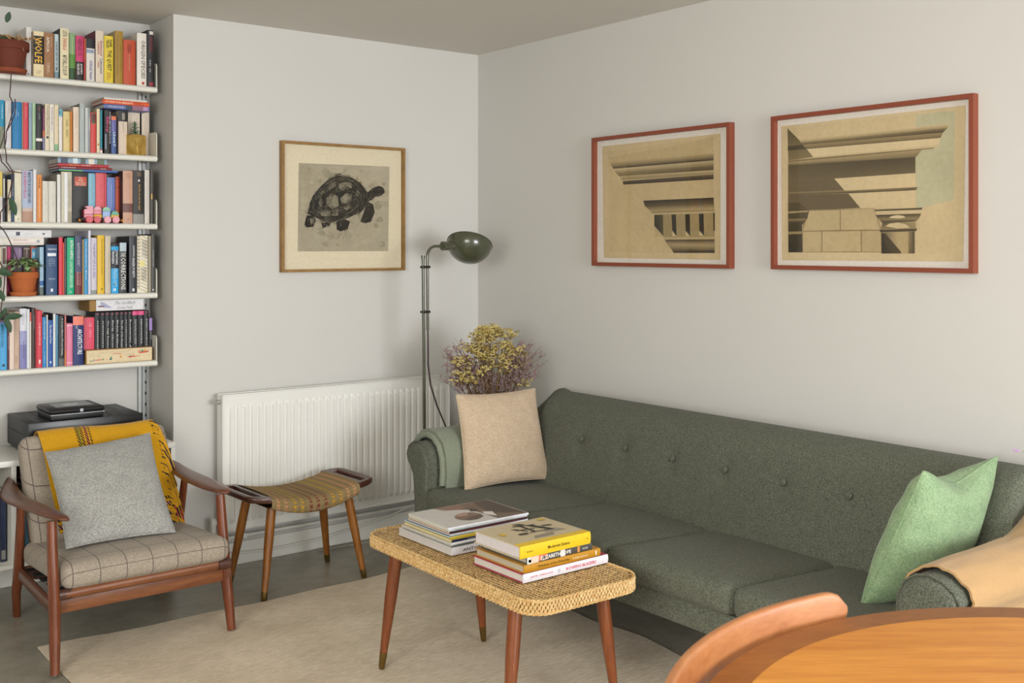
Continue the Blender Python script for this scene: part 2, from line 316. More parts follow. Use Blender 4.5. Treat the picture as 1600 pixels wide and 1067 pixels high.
BOOKS=[
(0, -2.2027, -2.1893, 0.1708, 0.2, '#d8d2c6', 'slim off-white paperback half hidden by the terracotta pot', [], None),
(0, -2.1881, -2.1661, 0.1692, 0.2, '#d9cfae', 'short cream paperback with a small black figure on its spine', [('b', '#23231f', 0.06, 0.22, 0.35, 0.7)], None),
(0, -2.1724, -2.1513, 0.2002, 0.12, '#e3ddd6', 'tall off-white book with faint grey lettering next to the terracotta pot', [('d', '#b9b3b0', 0.1, 0.6, 0.5, 0.25), ('h', 'P', '#33312e', 0.93, 0.97, 0.3, 0.6)], None),
(0, -2.1525, -2.1477, 0.1806, 0.11, '#8d7f78', 'thin grey-brown booklet beside a tall off-white book', [], None),
(0, -2.1494, -2.1098, 0.1837, 0.1, '#e6d3a6', 'cream paperback with a black patch and bold yellow lettering', [('b', '#1c1b19', 0.1, 0.72, 0.0, 1), ('b', '#e6d3a6', 0.72, 1, 0, 1), ('b', '#e6d3a6', 0, 0.1, 0, 1), ('t', 'WOLFE', '#f0b62a', 0.13, 0.7, 0.45, 0.72), ('d', '#8a8272', 0.86, 0.97, 0.5, 0.5)], None),
(0, -2.1086, -2.0708, 0.1823, 0.1, '#9b6d45', 'brown paperback with white capitals', [('t', 'AFRICA', '#e8e0d0', 0.09, 0.43, 0.36, 0.3), ('d', '#d9c9ae', 0.09, 0.43, 0.72, 0.18), ('d', '#e0d2ba', 0.68, 0.95, 0.4, 0.3)], None),
(0, -2.0658, -2.0483, 0.1834, 0.112, '#c6d5d8', 'pale blue slim paperback with black lettering', [('t', 'A SHORT HISTORY OF TIME', '#23262b', 0.17, 0.82, 0.45, 0.45), ('b', '#7f9aa3', 0.84, 1, 0, 1)], None),
(0, -2.0477, -2.0135, 0.2072, 0.096, '#e5d9b2', 'tall cream hardback with red and black lettering and dark cover', [('t', 'LOST IN', '#46423a', 0.04, 0.16, 0.5, 0.55), ('t', 'SHANGRI-LA', '#c2443e', 0.19, 0.43, 0.5, 0.45), ('t', 'MITCHELL ZUCKOFF', '#46423a', 0.53, 0.93, 0.5, 0.5)], '#2b2522'),
(0, -2.0095, -1.9851, 0.1933, 0.105, '#86a877', 'mottled green paperback on the upper row', [('b', '#5d8d3d', 0.45, 0.75, 0, 1), ('b', '#2d5128', 0.75, 1, 0, 1), ('d', '#c7cf86', 0.1, 0.6, 0.5, 0.25)], None),
(0, -1.985, -1.9543, 0.1853, 0.1, '#c93a6d', 'paperback with pink upper spine and black lower spine', [('b', '#1d1d1f', 0.58, 1, 0, 1), ('t', 'GENIUS', '#70243f', 0.05, 0.45, 0.5, 0.5), ('t', 'JAMES', '#e9e1da', 0.62, 0.86, 0.68, 0.3), ('t', 'GLEICK', '#e9e1da', 0.62, 0.88, 0.3, 0.3)], None),
(0, -1.9498, -1.94, 0.1794, 0.112, '#cf5335', 'thin orange-red paperback squeezed against a pink book', [('b', '#b23a3a', 0.5, 1, 0, 1)], None),
(0, -1.9425, -1.9088, 0.1767, 0.1, '#ddd6cc', 'white paperback with black top band and purple lettering', [('b', '#1f2126', 0, 0.22, 0, 1), ('b', '#8e9bb5', 0.25, 0.33, 0, 0.9), ('t', 'critical mass', '#5b5a9c', 0.5, 0.95, 0.55, 0.4)], None),
(0, -1.9064, -1.8732, 0.2153, 0.097, '#dccdb8', 'tall beige hardback with red lettering and maroon cover', [('t', 'Emmanuel', '#b6564e', 0.2, 0.48, 0.68, 0.3), ('t', 'CARRERE', '#b6564e', 0.2, 0.46, 0.32, 0.22), ('t', 'Limonov', '#3e5274', 0.55, 0.84, 0.68, 0.34), ('t', 'roman', '#b6564e', 0.6, 0.72, 0.32, 0.2)], '#6d2434'),
(0, -1.8707, -1.8326, 0.1986, 0.1, '#e2c838', 'bright yellow paperback with thick black capitals', [('t', 'DANIEL', '#26241c', 0.08, 0.24, 0.7, 0.28), ('t', 'YERGIN', '#26241c', 0.08, 0.26, 0.35, 0.28), ('t', 'THE QUEST', '#26241c', 0.3, 0.74, 0.52, 0.5), ('d', '#9a3a26', 0.78, 0.97, 0.5, 0.5)], None),
(0, -1.8267, -1.7936, 0.224, 0.097, '#a5812d', 'tall mustard-brown book with bark-like spine', [('d', '#7d5f20', 0.08, 0.92, 0.3, 0.25), ('d', '#7d5f20', 0.3, 0.85, 0.75, 0.18)], '#c9b98c'),
(0, -1.791, -1.7396, 0.1921, 0.1, '#bf4a26', 'wide plain rust-orange book', [('d', '#dfb9a0', 0.32, 0.8, 0.48, 0.1), ('t', 'S', '#8c3218', 0.08, 0.3, 0.48, 0.3)], None),
(0, -1.7341, -1.693, 0.2265, 0.097, '#e4ddd2', 'white paperback with thin outlined grey capitals', [('t', 'ORIGIN·SPECIES', '#77726d', 0.14, 0.86, 0.62, 0.42), ('b', '#b33a34', 0.92, 0.97, 0.5, 0.75)], None),
(0, -1.6886, -1.6606, 0.245, 0.1, '#262628', 'black book with red lettering at the right end', [('b', '#d8d2c8', 0.02, 0.08, 0.3, 0.9), ('d', '#a8323f', 0.12, 0.46, 0.55, 0.5), ('d', '#d8d2c8', 0.53, 0.65, 0.4, 0.25), ('d', '#d8d2c8', 0.68, 0.8, 0.4, 0.25), ('b', '#a5303a', 0.92, 0.98, 0.3, 0.9)], None),
(1, -2.2743, -2.2583, 0.1918, 0.1, '#1d8fb5', 'teal and olive paperback at the left edge behind the vine', [('b', '#8b917c', 0.55, 1, 0, 1), ('d', '#d6e4e6', 0.1, 0.5, 0.5, 0.3)], None),
(1, -2.255, -2.2328, 0.1894, 0.1, '#dcd8d8', 'white paperback crossed by the trailing vine', [('d', '#b9b4c0', 0.55, 0.95, 0.5, 0.2)], None),
(1, -2.2299, -2.1936, 0.1889, 0.1, '#1579b0', 'wide bright blue book with small white lettering', [('d', '#cfe2ef', 0.15, 0.4, 0.4, 0.14), ('d', '#cfe2ef', 0.22, 0.34, 0.62, 0.12), ('d', '#0f5f92', 0.48, 0.7, 0.5, 0.12)], '#143a63'),
(1, -2.1927, -2.1884, 0.1861, 0.1, '#b08a68', 'thin tan booklet between blue and red books', [], None),
(1, -2.1879, -2.1691, 0.1889, 0.1, '#cf4350', 'red paperback with faint white lettering beside the wide blue book', [('d', '#ecc0c0', 0.1, 0.4, 0.5, 0.2)], '#b58a62'),
(1, -2.1671, -2.155, 0.19, 0.1, '#90a5b6', 'slim blue-grey paperback left of a pale green one', [('d', '#5b748a', 0.1, 0.35, 0.5, 0.3)], None),
(1, -2.1536, -2.1414, 0.1896, 0.1, '#a5c3a0', 'slim pale green paperback beside the black book', [('d', '#6d8f6d', 0.1, 0.5, 0.5, 0.3)], None),
(1, -2.1399, -2.1155, 0.1881, 0.1, '#29292b', 'black book with a white band low on its spine', [('d', '#a8604f', 0.08, 0.17, 0.5, 0.3), ('d', '#b6b6b6', 0.2, 0.36, 0.5, 0.2), ('b', '#ece6dc', 0.745, 0.805, 0, 1)], None),
(1, -2.1119, -2.1036, 0.1717, 0.11, '#8e3c6c', 'thin paperback in purple, orange and lilac bands', [('b', '#e07a4e', 0.52, 0.68, 0, 1), ('b', '#8f93bd', 0.68, 1, 0, 1), ('d', '#e6a7c0', 0.1, 0.5, 0.5, 0.4)], None),
(1, -2.1052, -2.0884, 0.1896, 0.1, '#ddd0b4', 'cream paperback with outlined capitals and a small black bird', [('t', 'CONSTELLATION', '#938773', 0.03, 0.66, 0.55, 0.5), ('b', '#2b2a28', 0.69, 0.74, 0.3, 0.8)], None),
(1, -2.0874, -2.07, 0.1895, 0.1, '#e5dccb', 'cream paperback with blue-violet capitals down its spine', [('d', '#55539a', 0.06, 0.66, 0.5, 0.4), ('d', '#7db3d8', 0.72, 0.86, 0.5, 0.3)], None),
(1, -2.069, -2.0531, 0.1888, 0.1, '#dfcfae', 'cream paperback with a green square at its foot', [('b', '#86b088', 0.85, 1, 0, 1), ('d', '#c9b795', 0.1, 0.6, 0.5, 0.3)], None),
(1, -2.0499, -2.0344, 0.1733, 0.108, '#e7e3db', 'white paperback with a light blue photo at its top', [('b', '#74b2c8', 0, 0.17, 0, 1), ('b', '#2f5c74', 0.05, 0.12, 0.1, 0.4)], None),
(1, -2.035, -2.0088, 0.1646, 0.1, '#dbc587', 'straw-yellow paperback with black capitals', [('d', '#2a2925', 0.2, 0.42, 0.55, 0.35), ('d', '#2a2925', 0.45, 0.7, 0.55, 0.35)], '#8a5a20'),
(1, -2.0083, -1.9977, 0.1671, 0.1, '#bf7425', 'slim orange-brown paperback next to the straw-yellow one', [], None),
(1, -1.9952, -1.9717, 0.1863, 0.1, '#e0cdb8', 'pinkish-cream paperback with faint lettering', [('d', '#c4ac9a', 0.1, 0.6, 0.5, 0.25)], None),
(1, -1.9705, -1.95, 0.2019, 0.097, '#a9b3b1', 'tall blue-grey hardback rising above its neighbours', [('d', '#dfe4e2', 0.1, 0.4, 0.5, 0.25)], '#7a7f78'),
(1, -1.9476, -1.9347, 0.1867, 0.1, '#c4c8c6', 'light silver slim paperback beside the blue-grey hardback', [], None),
(1, -1.934, -1.927, 0.1846, 0.1, '#93989c', 'thin grey paperback with a swirled spine', [('b', '#c7ccd0', 0.2, 0.5, 0.3, 0.7)], None),
(1, -1.9262, -1.9026, 0.168, 0.1, '#cf4b44', 'coral red paperback with a dark floral top', [('b', '#5d3a30', 0.02, 0.25, 0.1, 0.9), ('b', '#557a44', 0.18, 0.28, 0.3, 0.8)], None),
(1, -1.9005, -1.888, 0.1856, 0.1, '#e2d1ae', 'slim cream book with a red mark near its foot', [('b', '#c05540', 0.78, 0.83, 0.3, 0.7)], None),
(1, -1.8869, -1.877, 0.1825, 0.1, '#2c7f90', 'slim teal book with a red and white foot', [('b', '#e6e0da', 0.93, 1, 0, 1), ('b', '#c94a44', 0.9, 0.93, 0, 1)], None),
(1, -1.8696, -1.8422, 0.1832, 0.1, '#1d1c1e', 'black paperback with hot pink lettering', [('t', 'Ellroy', '#d8417f', 0.16, 0.5, 0.4, 0.55), ('d', '#e2dedb', 0.04, 0.97, 0.82, 0.26), ('b', '#7b8497', 0.55, 0.9, 0.08, 0.3)], None),
(1, -1.8411, -1.8204, 0.1598, 0.1, '#6a6aa8', 'purple and blue paperback below the black one with pink lettering', [('b', '#e07b58', 0, 0.1, 0, 1), ('b', '#3f5d94', 0.4, 1, 0, 1), ('t', 'Liberal P', '#dfe3ee', 0.42, 0.8, 0.6, 0.5)], None),
(1, -1.8017, -1.7633, 0.1889, 0.13, '#d9c6b2', 'pale pinkish book with a black photo on its upper spine', [('b', '#2c2b28', 0, 0.24, 0, 1), ('b', '#a9a090', 0.05, 0.2, 0.4, 0.7), ('d', '#6d6560', 0.27, 0.5, 0.5, 0.12)], None),
(1, -1.7446, -1.6926, 0.1954, 0.18, '#dccdb9', 'wide pale cream book behind the succulent', [('d', '#a89d8f', 0.04, 0.12, 0.5, 0.1)], '#23252e'),
(1, -1.6859, -1.6529, 0.1961, 0.18, '#d9cab8', 'narrower pale cream book at the right end behind the gold planter', [('d', '#9d948a', 0.08, 0.65, 0.5, 0.14)], '#1f2540'),
(2, -2.2743, -2.2649, 0.1999, 0.1, '#d9c15e', 'yellow book with a white lower half at the left edge', [('b', '#dedad4', 0.5, 1, 0, 1)], None),
(2, -2.264, -2.2546, 0.1915, 0.1, '#3d434e', 'slim dark slate book behind the vine', [('b', '#d9d5cf', 0.1, 0.5, 0.2, 0.8)], None),
(2, -2.2461, -2.2337, 0.1691, 0.1, '#dfd4ba', 'slim cream book behind the vine leaf', [], None),
(2, -2.233, -2.2216, 0.1915, 0.1, '#2b4867', 'slim navy blue book with white lettering', [('d', '#cfd8de', 0.05, 0.62, 0.5, 0.35)], None),
(2, -2.2209, -2.1941, 0.2072, 0.1, '#e3dcc6', 'wide cream book with faint pink lettering left of the pale blue one', [('d', '#dcb8a8', 0.45, 0.85, 0.5, 0.14), ('h', 'A', '#8e8778', 0.92, 0.96, 0.35, 0.65)], None),
(2, -2.1927, -2.1521, 0.2071, 0.1, '#a9b7d0', 'pale blue and sandy book with pink and black capitals', [('b', '#b08a74', 0.79, 1, 0, 1), ('b', '#c4b1a6', 0.72, 0.79, 0, 1), ('t', 'MARTIN BOSSENBROEK', '#3b4150', 0.03, 0.63, 0.66, 0.3), ('t', 'DE BOERENOORLOG', '#c94a74', 0.02, 0.53, 0.27, 0.3)], '#b06a86'),
(2, -2.1511, -2.1385, 0.2134, 0.098, '#dddbdc', 'tall slim white book left of the orange one', [], '#a9a6b4'),
(2, -2.1368, -2.117, 0.193, 0.1, '#db8a42', 'orange paperback with white lettering', [('d', '#6d4a22', 0.07, 0.3, 0.45, 0.4), ('d', '#f0dcc0', 0.3, 0.95, 0.5, 0.3)], None),
(2, -2.1155, -2.0913, 0.168, 0.1, '#d3cfc4', 'short pale grey book, left one of a pair', [('d', '#b8b2a8', 0.3, 0.6, 0.5, 0.15), ('b', '#d88a78', 0.42, 0.45, 0.45, 0.55)], None),
(2, -2.0906, -2.0626, 0.1682, 0.1, '#d5d1c6', 'short pale grey book, right one of a pair', [('d', '#b3aea4', 0.3, 0.7, 0.5, 0.15)], None),
(2, -2.0591, -2.0451, 0.197, 0.098, '#dedcd6', 'slim white book right of the short grey pair', [], '#a59f90'),
(2, -2.0426, -2.0002, 0.2096, 0.1, '#c6bfac', 'silvery beige book with a glossy spine', [('b', '#e3e3e6', 0.02, 0.98, 0.3, 0.55), ('d', '#8b8375', 0.15, 0.78, 0.78, 0.26), ('b', '#a89f8c', 0.78, 1, 0.62, 1)], '#8e8573'),
(2, -1.9855, -1.9225, 0.2157, 0.145, '#2b2a29', 'very wide black book with a small red label', [('b', '#c9543f', 0.1, 0.28, 0.12, 0.9), ('h', 'The', '#f2dfc8', 0.11, 0.145, 0.4, 0.6), ('h', 'Oral', '#f2dfc8', 0.15, 0.19, 0.35, 0.65), ('h', 'Economics', '#f2dfc8', 0.2, 0.235, 0.2, 0.82), ('h', 'Chronicles', '#f2dfc8', 0.24, 0.27, 0.2, 0.82)], None),
(2, -1.9214, -1.8927, 0.2104, 0.145, '#86bbd0', 'light blue book above the toy train', [('d', '#c25a63', 0.1, 0.65, 0.5, 0.12)], None),
(2, -1.8913, -1.8467, 0.2131, 0.145, '#dc5f66', 'wide coral pink book above the toy train', [('d', '#b9434e', 0.2, 0.6, 0.45, 0.08), ('b', '#b9434e', 0.0, 1, 0.78, 0.84)], None),
(2, -1.8451, -1.8108, 0.1957, 0.145, '#6f83c0', 'periwinkle blue book above the toy train', [('d', '#cfd6ea', 0.15, 0.75, 0.5, 0.14)], None),
(2, -1.8092, -1.7898, 0.1998, 0.145, '#b3492f', 'brick red book at the tail of the toy train', [('b', '#7d2f20', 0.04, 0.06, 0, 1), ('b', '#7d2f20', 0.22, 0.24, 0, 1)], None),
(2, -1.7926, -1.751, 0.2237, 0.1, '#c69a82', 'dusty pink book with a brown label band', [('b', '#6d4a42', 0.62, 0.79, 0, 1), ('d', '#a67a64', 0.06, 0.16, 0.5, 0.5), ('h', 'FG', '#a67a64', 0.9, 0.94, 0.4, 0.6)], '#4a342c'),
(2, -1.7494, -1.7035, 0.2273, 0.1, '#23211f', 'black book with gold italic lettering and grey foot', [('b', '#8d8a86', 0.82, 1, 0, 1), ('h', 'NICK', '#a8875c', 0.03, 0.065, 0.35, 0.7), ('h', 'CAVE', '#a8875c', 0.075, 0.11, 0.35, 0.7), ('b', '#e8e2d8', 0.17, 0.21, 0.45, 0.6), ('t', 'And the ass saw the angel', '#c99a3c', 0.26, 0.74, 0.55, 0.24)], None),
(2, -1.7002, -1.6792, 0.2311, 0.1, '#cfcac0', 'pale grey book near the right end plate', [('d', '#a9a498', 0.1, 0.8, 0.5, 0.2)], None),
(2, -1.6754, -1.6615, 0.2353, 0.1, '#4a463f', 'thin dark book leaning at the right end plate', [('b', '#c9a13c', 0.45, 0.55, 0.2, 0.6)], None),
(3, -2.2743, -2.2696, 0.1963, 0.1, '#d9ccb0', 'thin cream book at the far left below the stacked white books', [], None),
(3, -2.262, -2.243, 0.1976, 0.13, '#ded9d0', 'white-edged book with brown photo and violet lettering', [('b', '#5a3c34', 0.03, 0.35, 0.2, 0.8), ('b', '#c8783a', 0.05, 0.28, 0.3, 0.75), ('d', '#4d4a80', 0.5, 0.85, 0.5, 0.35)], None),
(3, -2.2332, -2.2186, 0.1975, 0.168, '#cf3f74', 'hot pink slim book left of the small potted plant', [], None),
(3, -2.2178, -2.2089, 0.1962, 0.168, '#1f1e22', 'slim black book right of the hot pink one', [], None),
(3, -2.208, -2.1754, 0.1962, 0.168, '#7d6289', 'purple book behind the small potted plant', [('d', '#d8cbd8', 0.03, 0.3, 0.7, 0.3)], None),
(3, -2.1725, -2.1441, 0.1961, 0.168, '#4f3a33', 'dark brown book behind the small potted plant', [('d', '#b49d80', 0.04, 0.3, 0.5, 0.3), ('b', '#9d9488', 0.02, 0.05, 0.1, 0.9)], None),
(3, -2.1426, -2.117, 0.1961, 0.168, '#d9592a', 'orange book with a sky-blue picture panel', [('b', '#4ea0c8', 0.03, 0.27, 0.12, 0.88), ('b', '#dfe3c0', 0.1, 0.2, 0.3, 0.6)], None),
(3, -2.1227, -2.107, 0.1962, 0.112, '#9fc0d8', 'slim light blue book right of the small potted plant', [('b', '#2f62a0', 0.7, 0.8, 0, 1), ('b', '#5d6a66', 0.83, 1, 0, 1)], None),
(3, -2.1012, -2.0576, 0.2066, 0.1, '#2f4c74', 'wide navy book with white lettering and emblem', [('h', 'THESAURUS', '#dfe4ea', 0.08, 0.11, 0.12, 0.9), ('b', '#dfe4ea', 0.17, 0.23, 0.12, 0.88), ('d', '#8fa3bd', 0.28, 0.44, 0.5, 0.6), ('h', 'THE FOLIO', '#a9b8cc', 0.66, 0.7, 0.2, 0.8), ('b', '#dfe4ea', 0.87, 0.93, 0.4, 0.6)], None),
(3, -2.0529, -2.0369, 0.2354, 0.097, '#d63a4c', 'tall red book with dark red side', [], '#5d1a22'),
(3, -2.0353, -2.0305, 0.2145, 0.1, '#d8613a', 'thin orange-red booklet between red and grey books', [], None),
(3, -2.03, -2.0215, 0.2316, 0.1, '#44444c', 'slim dark grey book left of the emerald one', [('d', '#8e8e98', 0.1, 0.9, 0.5, 0.3)], None),
(3, -2.02, -1.9911, 0.2356, 0.1, '#10a878', 'emerald green paperback with white capitals', [('t', 'EATING ANIMALS', '#dff0e4', 0.05, 0.4, 0.62, 0.42), ('t', 'JONATHAN SAFRAN FOER', '#bfe6cf', 0.42, 0.88, 0.5, 0.6), ('h', 'h', '#bfe6cf', 0.93, 0.97, 0.4, 0.6)], '#1b1f1d'),
(3, -1.9886, -1.96, 0.2416, 0.1, '#454b6b', 'slate blue and maroon paperback with white capitals', [('b', '#6d2730', 0.62, 1, 0, 1), ('d', '#d8d4dc', 0.12, 0.58, 0.5, 0.4), ('d', '#d8b8b8', 0.62, 0.88, 0.35, 0.25), ('d', '#c98a8a', 0.62, 0.88, 0.7, 0.25)], None),
(3, -1.9589, -1.9523, 0.2279, 0.1, '#a58a54', 'thin khaki booklet left of a sky-blue slim book', [], None),
(3, -1.9515, -1.9358, 0.2298, 0.1, '#3f93c4', 'slim sky-blue paperback with white lettering', [('d', '#dcecf4', 0.05, 0.55, 0.5, 0.35), ('b', '#f0f4f4', 0.57, 0.6, 0.4, 0.6), ('d', '#dcecf4', 0.62, 0.75, 0.5, 0.3)], None),
(3, -1.9359, -1.9256, 0.2644, 0.096, '#d3d0e0', 'tall thin lilac-white booklet standing above its neighbours', [], None),
(3, -1.9236, -1.9, 0.2347, 0.1, '#c9c4d0', 'lavender grey book with spaced violet capitals', [('t', 'THE BEST OF A A GILL', '#7d74a8', 0.1, 0.72, 0.5, 0.34), ('b', '#8b9490', 0.93, 1, 0, 1)], None),
(3, -1.8984, -1.8696, 0.245, 0.1, '#e2b92c', 'golden yellow book with thin black lettering', [('d', '#4a3d14', 0.07, 0.83, 0.62, 0.2), ('h', 'W', '#4a3d14', 0.9, 0.94, 0.5, 0.75)], None),
(3, -1.867, -1.8432, 0.2424, 0.1, '#c9bda8', 'beige cloth book right of the golden yellow one', [('d', '#8e8474', 0.3, 0.85, 0.6, 0.12)], None),
(3, -1.8416, -1.8103, 0.2113, 0.1, '#1f262e', 'black and cyan paperback with white author capitals', [('b', '#2aa0d8', 0.06, 0.14, 0, 1), ('b', '#2aa0d8', 0.5, 1, 0, 1), ('t', 'JONATHAN', '#e2e6e8', 0.14, 0.42, 0.68, 0.42), ('t', 'FRANZEN', '#e2e6e8', 0.16, 0.4, 0.22, 0.3), ('t', 'FREEDOM', '#9fd2ec', 0.5, 0.85, 0.52, 0.5), ('b', '#dff0f6', 0.9, 0.95, 0.3, 0.6)], None),
(3, -1.8087, -1.7765, 0.2143, 0.1, '#3a3d3f', 'charcoal paperback with white capitals and pale sky top', [('b', '#b5c4cc', 0, 0.17, 0.1, 0.95), ('t', 'THE', '#d8d8d4', 0.19, 0.28, 0.5, 0.6), ('t', 'CORRECTIONS', '#dededa', 0.3, 0.93, 0.52, 0.6)], '#8e2a52'),
(3, -1.7657, -1.7347, 0.2414, 0.1, '#2e3036', 'dark charcoal book with three white words', [('b', '#4b5058', 0, 1, 0, 0.18), ('t', 'JONATHAN', '#d9dadd', 0.16, 0.36, 0.55, 0.32), ('t', 'FRANZEN', '#d9dadd', 0.38, 0.54, 0.55, 0.32), ('t', 'PURITY', '#d9dadd', 0.56, 0.73, 0.55, 0.32), ('b', '#d9dadd', 0.92, 0.97, 0.4, 0.7)], None),
(3, -1.7325, -1.6864, 0.2451, 0.1, '#ded9ca', 'white book with gold and black diagonal stripes', [('z', '#b99a34'), ('d', '#1f1e1c', 0.08, 0.42, 0.68, 0.5), ('d', '#1f1e1c', 0.56, 0.86, 0.6, 0.5), ('b', '#e3d58e', 0.44, 0.54, 0.2, 0.7)], None),
(3, -1.6842, -1.672, 0.2439, 0.1, '#9d9480', 'slim grey-beige book left of the dark end book', [], None),
(3, -1.6709, -1.6559, 0.252, 0.1, '#4a4a48', 'dark grey book at the right end with thin white lettering', [('d', '#cfcfca', 0.28, 0.66, 0.5, 0.3), ('b', '#cfcfca', 0.94, 0.97, 0.3, 0.7)], None),
(4, -2.2743, -2.2484, 0.1947, 0.1, '#4aa3d8', 'bright blue paperback with dark capitals at the left edge', [('b', '#7f6aa8', 0, 0.04, 0, 1), ('t', 'ARCHITECTS TODAY', '#1e3c5c', 0.06, 0.54, 0.3, 0.36), ('b', '#16293a', 0.88, 0.93, 0.3, 0.65)], None),
(4, -2.247, -2.2399, 0.2232, 0.1, '#5a2a38', 'thin maroon book next to the bright blue one', [('d', '#d8c8c8', 0.4, 0.65, 0.5, 0.4)], None),
(4, -2.2394, -2.2214, 0.2266, 0.1, '#e2cdbf', 'pale pink book beside the maroon one', [], None),
(4, -2.2209, -2.2023, 0.2297, 0.1, '#c4a892', 'tan pink book with small red mark at its top', [('b', '#d2685a', 0.02, 0.12, 0.5, 0.85), ('d', '#8f7868', 0.08, 0.6, 0.3, 0.2), ('d', '#6d594c', 0.78, 0.95, 0.35, 0.25)], None),
(4, -2.2016, -2.1749, 0.2411, 0.1, '#d9dae2', 'white book fading to violet mountains', [('b', '#9a9cc6', 0.37, 0.6, 0, 1), ('b', '#7f7fb2', 0.6, 1, 0, 1), ('d', '#6d6f88', 0.08, 0.35, 0.45, 0.18), ('d', '#454870', 0.55, 0.9, 0.55, 0.3)], None),
(4, -2.1744, -2.1637, 0.2384, 0.1, '#d5dae0', 'slim icy white book right of the violet mountains', [], None),
(4, -2.1633, -2.1579, 0.2252, 0.1, '#e0d8cc', 'thin cream booklet with red upper spine', [('b', '#e0604f', 0, 0.16, 0, 1)], None),
(4, -2.1575, -2.1424, 0.2416, 0.098, '#3d2a26', 'tall dark brown hardback left of the red books', [('d', '#b3a596', 0.12, 0.42, 0.6, 0.25)], '#2a201d'),
(4, -2.1414, -2.1365, 0.2398, 0.1, '#b72f38', 'thin dark red book stuck to the brown hardback', [], None),
(4, -2.1358, -2.116, 0.2306, 0.1, '#d33d4e', 'red book with white rounded lettering', [('d', '#f2d6d6', 0.22, 0.68, 0.5, 0.4), ('b', '#f4e4e0', 0.86, 0.93, 0.35, 0.65)], None),
(4, -2.115, -2.0997, 0.2044, 0.1, '#2e84bf', 'sky-blue slim book right of the red one', [('d', '#cfe4f0', 0.06, 0.6, 0.5, 0.4), ('d', '#a8cfe8', 0.7, 0.95, 0.5, 0.3)], None),
(4, -2.099, -2.0941, 0.2123, 0.1, '#dcd9d0', 'thin white booklet between two blue books', [], None),
(4, -2.0933, -2.0745, 0.1904, 0.1, '#2355a0', 'royal blue book with white serif title', [('t', 'The National Trust', '#e3e8f0', 0.1, 0.5, 0.5, 0.36), ('b', '#dfe6f0', 0.88, 0.92, 0.35, 0.65)], None),
(4, -2.074, -2.0646, 0.2154, 0.1, '#dadcdc', 'slim white book right of the royal blue one', [], '#2b3440'),
(4, -2.0641, -2.0541, 0.2108, 0.1, '#4d86a8', 'slim steel blue book left of the black art history', [('d', '#bcd3e0', 0.2, 0.5, 0.5, 0.25)], None),
(4, -2.0526, -2.0295, 0.2064, 0.1, '#24272b', 'black art history book with white lettering left of pink books', [('t', 'A Concise History of French Painting', '#dcdcda', 0.05, 0.78, 0.55, 0.32), ('b', '#5d625e', 0.85, 1, 0, 1)], None),
(4, -2.029, -2.0225, 0.2081, 0.1, '#c46d6a', 'thin rose and orange booklet beside the black art history', [('b', '#d8804a', 0.7, 1, 0, 1)], None),
(4, -2.0215, -1.9972, 0.1735, 0.1, '#dd7f9d', 'light pink short book with pale bands', [('b', '#ecc4cc', 0.04, 0.06, 0, 1), ('b', '#ecc4cc', 0.92, 0.94, 0, 1), ('d', '#efb8c8', 0.3, 0.6, 0.5, 0.12)], None),
(4, -1.9962, -1.9538, 0.2016, 0.1, '#1b2a66', 'wide navy book with salmon top and white capitals', [('b', '#e8806d', 0, 0.18, 0, 1), ('t', 'ARCHITECTURE', '#eef0f4', 0.26, 0.78, 0.62, 0.42), ('t', 'The Story of', '#cfd4e4', 0.19, 0.25, 0.3, 0.3)], None),
(4, -1.9397, -1.8969, 0.1921, 0.145, '#e2506a', 'wide coral book with faint white lettering behind the wooden box', [('d', '#f3b6bf', 0.12, 0.22, 0.6, 0.3), ('d', '#f3b6bf', 0.26, 0.5, 0.6, 0.25)], None),
(4, -1.8953, -1.8716, 0.2123, 0.145, '#1b1f24', 'black art series book with white lettering, first from the left in its row', [('d', '#d9dad6', 0.17, 0.85, 0.5, 0.36), ('b', '#8a3a4a', 0.02, 0.05, 0.25, 0.75)], None),
(4, -1.8711, -1.8522, 0.2114, 0.145, '#1b1f24', 'black art series book with white lettering, second from the left in its row', [('d', '#d9dad6', 0.17, 0.85, 0.5, 0.36), ('b', '#8a3a4a', 0.02, 0.05, 0.25, 0.75)], None),
(4, -1.8517, -1.8317, 0.212, 0.145, '#1b1f24', 'black art series book with white lettering, third from the left in its row', [('t', 'The High Renaissance', '#d9dad6', 0.17, 0.85, 0.5, 0.36), ('b', '#8a3a4a', 0.02, 0.05, 0.25, 0.75)], None),
(4, -1.8312, -1.8119, 0.2112, 0.145, '#1b1f24', 'black art series book with white lettering, fourth from the left in its row', [('t', 'Early Christian', '#d9dad6', 0.17, 0.85, 0.5, 0.36), ('b', '#8a3a4a', 0.02, 0.05, 0.25, 0.75)], None),
(4, -1.8114, -1.7914, 0.2118, 0.145, '#1b1f24', 'black art series book with white lettering, fifth from the left in its row', [('t', 'Modern Architecture', '#d9dad6', 0.17, 0.85, 0.5, 0.36), ('b', '#8a3a4a', 0.02, 0.05, 0.25, 0.75)], None),
(4, -1.7909, -1.773, 0.2119, 0.145, '#1b1f24', 'black art series book with white lettering, sixth from the left in its row', [('t', 'The Art of the Renaissance', '#d9dad6', 0.17, 0.85, 0.5, 0.36), ('b', '#8a3a4a', 0.02, 0.05, 0.25, 0.75)], None),
(4, -1.7725, -1.7556, 0.2118, 0.145, '#1b1f24', 'black art series book with white lettering, seventh from the left in its row', [('d', '#d9dad6', 0.17, 0.85, 0.5, 0.36), ('b', '#8a3a4a', 0.02, 0.05, 0.25, 0.75)], None),
(4, -1.7551, -1.7381, 0.2119, 0.145, '#1b1f24', 'black art series book with white lettering, eighth from the left in its row', [('t', 'Romantic Art', '#d9dad6', 0.17, 0.85, 0.5, 0.36), ('b', '#8a3a4a', 0.02, 0.05, 0.25, 0.75)], None),
